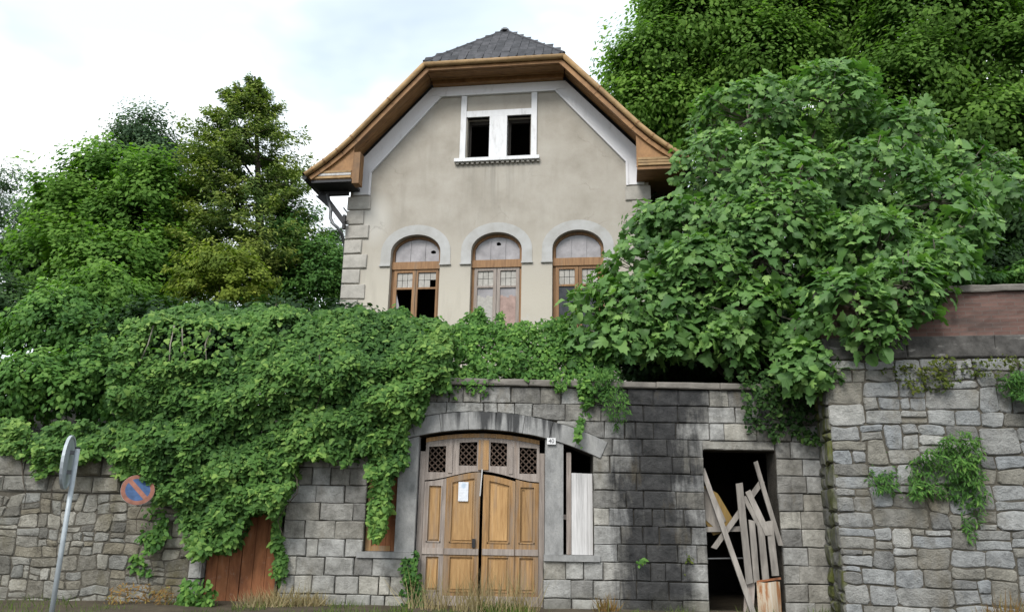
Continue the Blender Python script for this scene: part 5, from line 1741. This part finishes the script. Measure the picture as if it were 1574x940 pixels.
    for k, (c, r) in enumerate(lob):
        cv = Vector(c)
        d = cv - bv
        m1 = bv + d * .3 + Vector((rng.uniform(-.15, .15), rng.uniform(0, .2), .22 * d.length * .6))
        m2 = bv + d * .68 + Vector((rng.uniform(-.12, .12), rng.uniform(-.05, .15), .10 * d.length))
        pts = [bv + Vector((rng.uniform(-.15, .15), rng.uniform(-.1, .1), -.3)), m1, m2, cv]
        MB().tube(pts, [.09, .06, .038, .016], 7).build('limb', 'bark', t, smooth=True)
        stems.append((c, cv))
    m = MB()
    for q in tips[::3]:
        k = int(np.argmin([np.linalg.norm((q - c) / r) for c, r in lob]))
        c = Vector(lob[k][0]); qv = Vector(q)
        mid = c.lerp(qv, .5) + Vector((0, 0, -.06))
        m.tube([c, mid, qv], [.018, .013, .008], 4)
    m.build('twigs', 'pale_stem', t, kind='stuff')
build_fig()

def build_ivy():
    def face(x, z):
        # bulging curtain below the wall top, a mound leaning back above it
        up = np.clip(z - 3.9, 0, None)
        side = np.clip((x + 1.5) / 1.5, 0, 1)
        return 13.20 - .12 * np.exp(-((z - 3.2) / 1.2) ** 2) * (1 - side * .7) - .14 * (1 - side) + up * up * .55 + up * .04
    hol = to_wall([(222, 505), (250, 488), (300, 492), (360, 500), (372, 540), (340, 556), (290, 558), (240, 560), (205, 600), (190, 590), (212, 545)])
    hol2 = to_wall([(410, 480), (450, 474), (452, 505), (430, 520), (412, 510)])
    def hollow(P, rs):
        Q = P + np.column_stack([vnoise(P, 9, 7.0), vnoise(P, 10, 7.0)]) * .06
        return ~((poly_in(Q, hol) | poly_in(Q, hol2)) & (rs.uniform(size=len(P)) < .93))
    main = [(178, 500), (195, 468), (235, 448), (300, 438), (400, 436), (480, 448), (545, 452), (600, 458), (640, 476), (690, 478), (690, 585), (655, 625), (622, 655), (626, 700), (606, 742), (598, 800), (590, 825), (578, 815), (570, 745), (548, 706), (452, 706), (444, 760), (425, 800), (410, 790), (370, 805), (345, 850), (310, 862), (290, 845), (262, 800), (238, 765), (220, 730), (195, 690), (178, 640), (170, 560)]
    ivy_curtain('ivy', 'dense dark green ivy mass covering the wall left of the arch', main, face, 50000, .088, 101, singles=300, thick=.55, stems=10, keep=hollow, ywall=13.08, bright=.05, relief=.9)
    strand = [(418, 770), (432, 770), (430, 840), (434, 880), (422, 892), (414, 860), (416, 810)]
    ivy_curtain('ivy_strand', 'narrow ivy strand hanging beside the rusty door', strand, lambda x, z: 13.38 + 0 * x, 260, .095, 102, thick=.12)
    top = [(-30, 655), (60, 648), (150, 640), (215, 640), (235, 665), (245, 700), (225, 735), (190, 728), (160, 705), (120, 712), (70, 722), (40, 715), (-30, 700)]
    ivy_curtain('wall_ivy', 'pale green ivy fringe along the top of the low rubble wall', top, lambda x, z: 13.24 + .5 * np.clip(z - 2.5, 0, 1), 4200, .085, 103, thick=.35, bright=.14, stems=4)
    terr = [(500, 462), (560, 458), (590, 436), (615, 440), (640, 456), (672, 468), (715, 462), (732, 438), (746, 438), (760, 464), (800, 468), (860, 474), (920, 505), (960, 540), (950, 590), (925, 620), (905, 590), (870, 586), (850, 590), (800, 582), (770, 580), (745, 605), (720, 592), (690, 612), (650, 600), (600, 560)]
    ivy_curtain('terrace_creeper', 'bright green creeper along the terrace edge below the arched windows', terr, lambda x, z: 13.40 + .60 * np.clip(z - 3.85, 0, 2), 17000, .085, 104, mat='shrub_leaf', thick=.8, bright=.06, kindcat='creeper', tmpl=T_OVAL)
    st = [(884, 575), (905, 575), (908, 620), (900, 660), (893, 684), (888, 660), (890, 620)]
    ivy_curtain('hanging_vine', 'thin yellowish vine hanging over the arch stones', st, lambda x, z: 13.36 + 0 * x, 240, .075, 105, mat='shrub_leaf', thick=.10, bright=.15, kindcat='vine')
    st = [(905, 560), (960, 565), (968, 610), (960, 640), (945, 665), (932, 640), (920, 610)]
    ivy_curtain('hanging_bush', 'drooping green bush hanging from the coping under the fig', st, lambda x, z: 13.30 + 0 * x, 900, .075, 106, mat='shrub_leaf', thick=.22, bright=-.05, kindcat='bush', tmpl=T_NARROW)
    st = [(1150, 560), (1290, 560), (1300, 620), (1275, 670), (1240, 690), (1215, 660), (1190, 675), (1160, 660), (1145, 610)]
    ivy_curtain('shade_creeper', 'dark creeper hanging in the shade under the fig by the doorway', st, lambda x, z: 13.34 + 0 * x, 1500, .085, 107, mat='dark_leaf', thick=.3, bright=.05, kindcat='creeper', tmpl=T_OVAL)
    # bare stems in the hollow of the mound
    t = thing('vine_stems', 'bare grey vine stems showing in a hollow of the ivy mound', 'vine', tuple(at(310, 560, 13.3)))
    rng = random.Random(9)
    for x0, x1 in ((268, 260), (280, 288), (326, 318), (236, 212)):
        a, b = Vector(at(x0, 500, 13.42)), Vector(at(x1, 562, 13.22))
        m = a.lerp(b, .5) + Vector((rng.uniform(-.08, .08), -.05, 0))
        MB().tube([a, m, b], [.013, .012, .009], 6).build('stem', 'pale_stem', t, smooth=True)

def wall_plants():
    # plants rooted in the tall wall on the right
    def clump(name, label, pix, Y, n, size, seed, mat, T=T_NARROW, bright=0., thick=.2, cat='plant'):
        rs = np.random.RandomState(seed)
        ivy_curtain(name, label, pix, lambda x, z: Y - .17 * (x - 5.2) * 1.0 + 0 * x, n, size, seed, mat=mat, thick=thick, kindcat=cat, tmpl=T, bright=bright, ywall=Y - .17 * (at(pix[0][0], pix[0][1], Y)[0] - 5.2))
    def remap(pix, k):
        return [(787 + (x - 787) * k, 787 + (y - 787) * k) for x, y in pix]
    clump('wall_plant', 'bushy green plant trailing down the middle of the tall wall', [(1425, 690), (1450, 668), (1485, 680), (1505, 720), (1508, 780), (1500, 830), (1488, 830), (1478, 775), (1450, 765), (1415, 755), (1400, 740)], 12.36, 2600, .095, 201, 'shrub_leaf', bright=-.06)
    clump('wall_plant', 'smaller thin plant left of the bushy one on the tall wall', [(1342, 680), (1360, 672), (1372, 720), (1390, 745), (1400, 755), (1372, 765), (1352, 760), (1340, 730)], 12.42, 700, .085, 202, 'shrub_leaf', bright=-.10)
    clump('wall_plant', 'leafy tuft at the right edge below the cement band', [(1535, 590), (1574, 570), (1600, 580), (1600, 640), (1570, 632), (1548, 615)], 12.30, 1100, .09, 203, 'shrub_leaf', bright=-.1)
    clump('moss_clump', 'olive moss and small weeds under the cement band of the tall wall', [(1350, 560), (1420, 556), (1480, 558), (1560, 556), (1560, 575), (1490, 590), (1440, 600), (1400, 606), (1370, 590), (1350, 585)], 12.45, 900, .06, 204, 'moss_tuft', T=T_DIAM, thick=.12, cat='moss')
    clump('gutter_tuft', 'small weed tuft growing at the right end of the white gable band', [(968, 252), (985, 250), (990, 262), (980, 270), (970, 264)], 18.2, 60, .06, 205, 'dark_leaf', T=T_DIAM, thick=.1) if False else None
    clump('wall_plant', 'tiny green sprig in the dark stained stones', [(972, 852), (986, 850), (986, 864), (972, 864)], 12.75 + .0, 40, .07, 206, 'shrub_leaf', T=T_OVAL, thick=.06) if False else None

def tufts(name, label, cat, spots, mat, n, h, w, seed, lean=.35, kind=None, top=None):
    """blades of grass or stalks, standing from the ground"""
    rs = np.random.RandomState(seed)
    pos, nr, tp, sc, rn = [], [], [], [], []
    for (x, y, rad, hh) in spots:
        m = int(n)
        a = rs.uniform(0, 6.28, m); r = rad * np.sqrt(rs.uniform(0, 1, m))
        p = np.column_stack([x + r * np.cos(a), y + r * np.sin(a) * .6, np.full(m, .03)])
        tt = np.column_stack([rs.normal(0, lean, m), rs.normal(-.08, lean, m), np.ones(m)])
        nn = np.column_stack([rs.normal(0, .6, m), -np.ones(m), rs.normal(.2, .3, m)])
        L_ = hh * h * rs.uniform(.45, 1.1, m)
        pos.append(p); tp.append(tt); nr.append(nn); sc.append(np.column_stack([w * rs.uniform(.6, 1.4, m), L_, L_])); rn.append(rs.uniform(.1, .95, m))
    pos, nr, tp, sc, rn = map(np.concatenate, (pos, nr, tp, sc, rn))
    o = leaves_mesh(name, [(T_BLADE, pos, frames(nr, tp), sc, rn)], mat, None, kind)
    return setp(o, label, cat)

def build_weeds():
    rng = random.Random(77)
    sp = [(rng.uniform(-9.5, 8.5), rng.uniform(11.6, 13.4), rng.uniform(.15, .5), rng.uniform(.5, 1.0)) for _ in range(70)]
    o = tufts('verge_grass', 'short green and yellow grass along the foot of the walls', 'grass', sp, 'green_grass', 45, .24, .012, 301, kind='stuff')
    sp = [(rng.uniform(-1.5, .45), rng.uniform(12.9, 13.45), .22, rng.uniform(.7, 1.15)) for _ in range(20)]
    tufts('dry_grass', 'dry straw coloured grass in front of the carriage door', 'grass', sp, 'dry_grass', 20, .78, .011, 302, lean=.30, kind='stuff')
    sp = [(-3.75, 13.2, .3, .9), (-3.4, 13.25, .25, .9), (-4.0, 13.15, .3, .7), (-3.1, 13.3, .2, .7)]
    tufts('grass_tuft', 'pale arching grass tuft beside the rusty door', 'grass tuft', sp, 'dry_grass', 130, .46, .014, 303, lean=.55)
    sp = [(-.15, 13.1, .3, .7), (.15, 13.15, .25, .6)]
    tufts('grass_tuft', 'fresh green grass tuft under the right leaf of the carriage door', 'grass tuft', sp, 'green_grass', 130, .36, .018, 304, lean=.5)
    p = at(1555, 940, 12.0)
    tufts('orange_weed', 'orange brown dry weed at the foot of the tall wall', 'weed', [(p[0], 11.9, .25, 1.0), (p[0] - .25, 11.95, .2, .7)], 'rust_weed', 90, .62, .018, 305, lean=.25)
    p = at(930, 930, 13.3)
    tufts('orange_weed', 'small rusty dry weed at the wall foot right of the door', 'weed', [(p[0], 13.25, .16, 1.0)], 'rust_weed', 70, .36, .02, 306, lean=.35)
    def climb(label, pix, mat, n, size, seed, Y=13.34, br=0., T=T_OVAL, name='weed_plant', cat='weed'):
        ivy_curtain(name, label, pix, lambda x, z: Y + 0 * x, n, size, seed, mat=mat, thick=.2, kindcat=cat, tmpl=T, bright=br, ywall=Y)
    climb('upright leafy green plant growing against the left door jamb', [(622, 850), (640, 842), (646, 880), (650, 940), (618, 945), (620, 900)], 'shrub_leaf', 700, .085, 401, br=-.12)
    climb('leafy weed with light shoots left of the rusty door', [(196, 858), (215, 852), (232, 866), (228, 882), (204, 884)], 'shrub_leaf', 120, .09, 402)
    climb('green nettle clump at the foot of the low wall by the rusty door', [(272, 895), (300, 888), (330, 905), (345, 945), (262, 945), (265, 915)], 'shrub_leaf', 420, .09, 403, Y=13.1, br=-.05)
    climb('leafy creeper below the bent parking sign', [(214, 790), (240, 780), (262, 800), (264, 830), (240, 858), (222, 850), (210, 820)], 'shrub_leaf', 330, .085, 404, br=-.02)
    climb('brown withered weeds at the foot of the low wall', [(170, 905), (230, 890), (262, 915), (262, 945), (150, 945)], 'rust_weed', 500, .075, 405, Y=13.1, T=T_NARROW)
    climb('small sprig of light leaves low on the rusty door edge', [(416, 870), (430, 866), (434, 890), (426, 902), (416, 896)], 'shrub_leaf', 90, .08, 406, br=.2)
    climb('tiny green sprig growing in the dark stained stones', [(970, 852), (986, 848), (988, 862), (974, 866)], 'shrub_leaf', 36, .07, 407, Y=13.42, br=.0)
    climb('mossy weed trail left of the dark doorway', [(1048, 840), (1058, 828), (1062, 850), (1058, 880), (1046, 884)], 'moss_tuft', 110, .06, 408, Y=13.42, T=T_DIAM)
build_ivy()
wall_plants()
build_weeds()
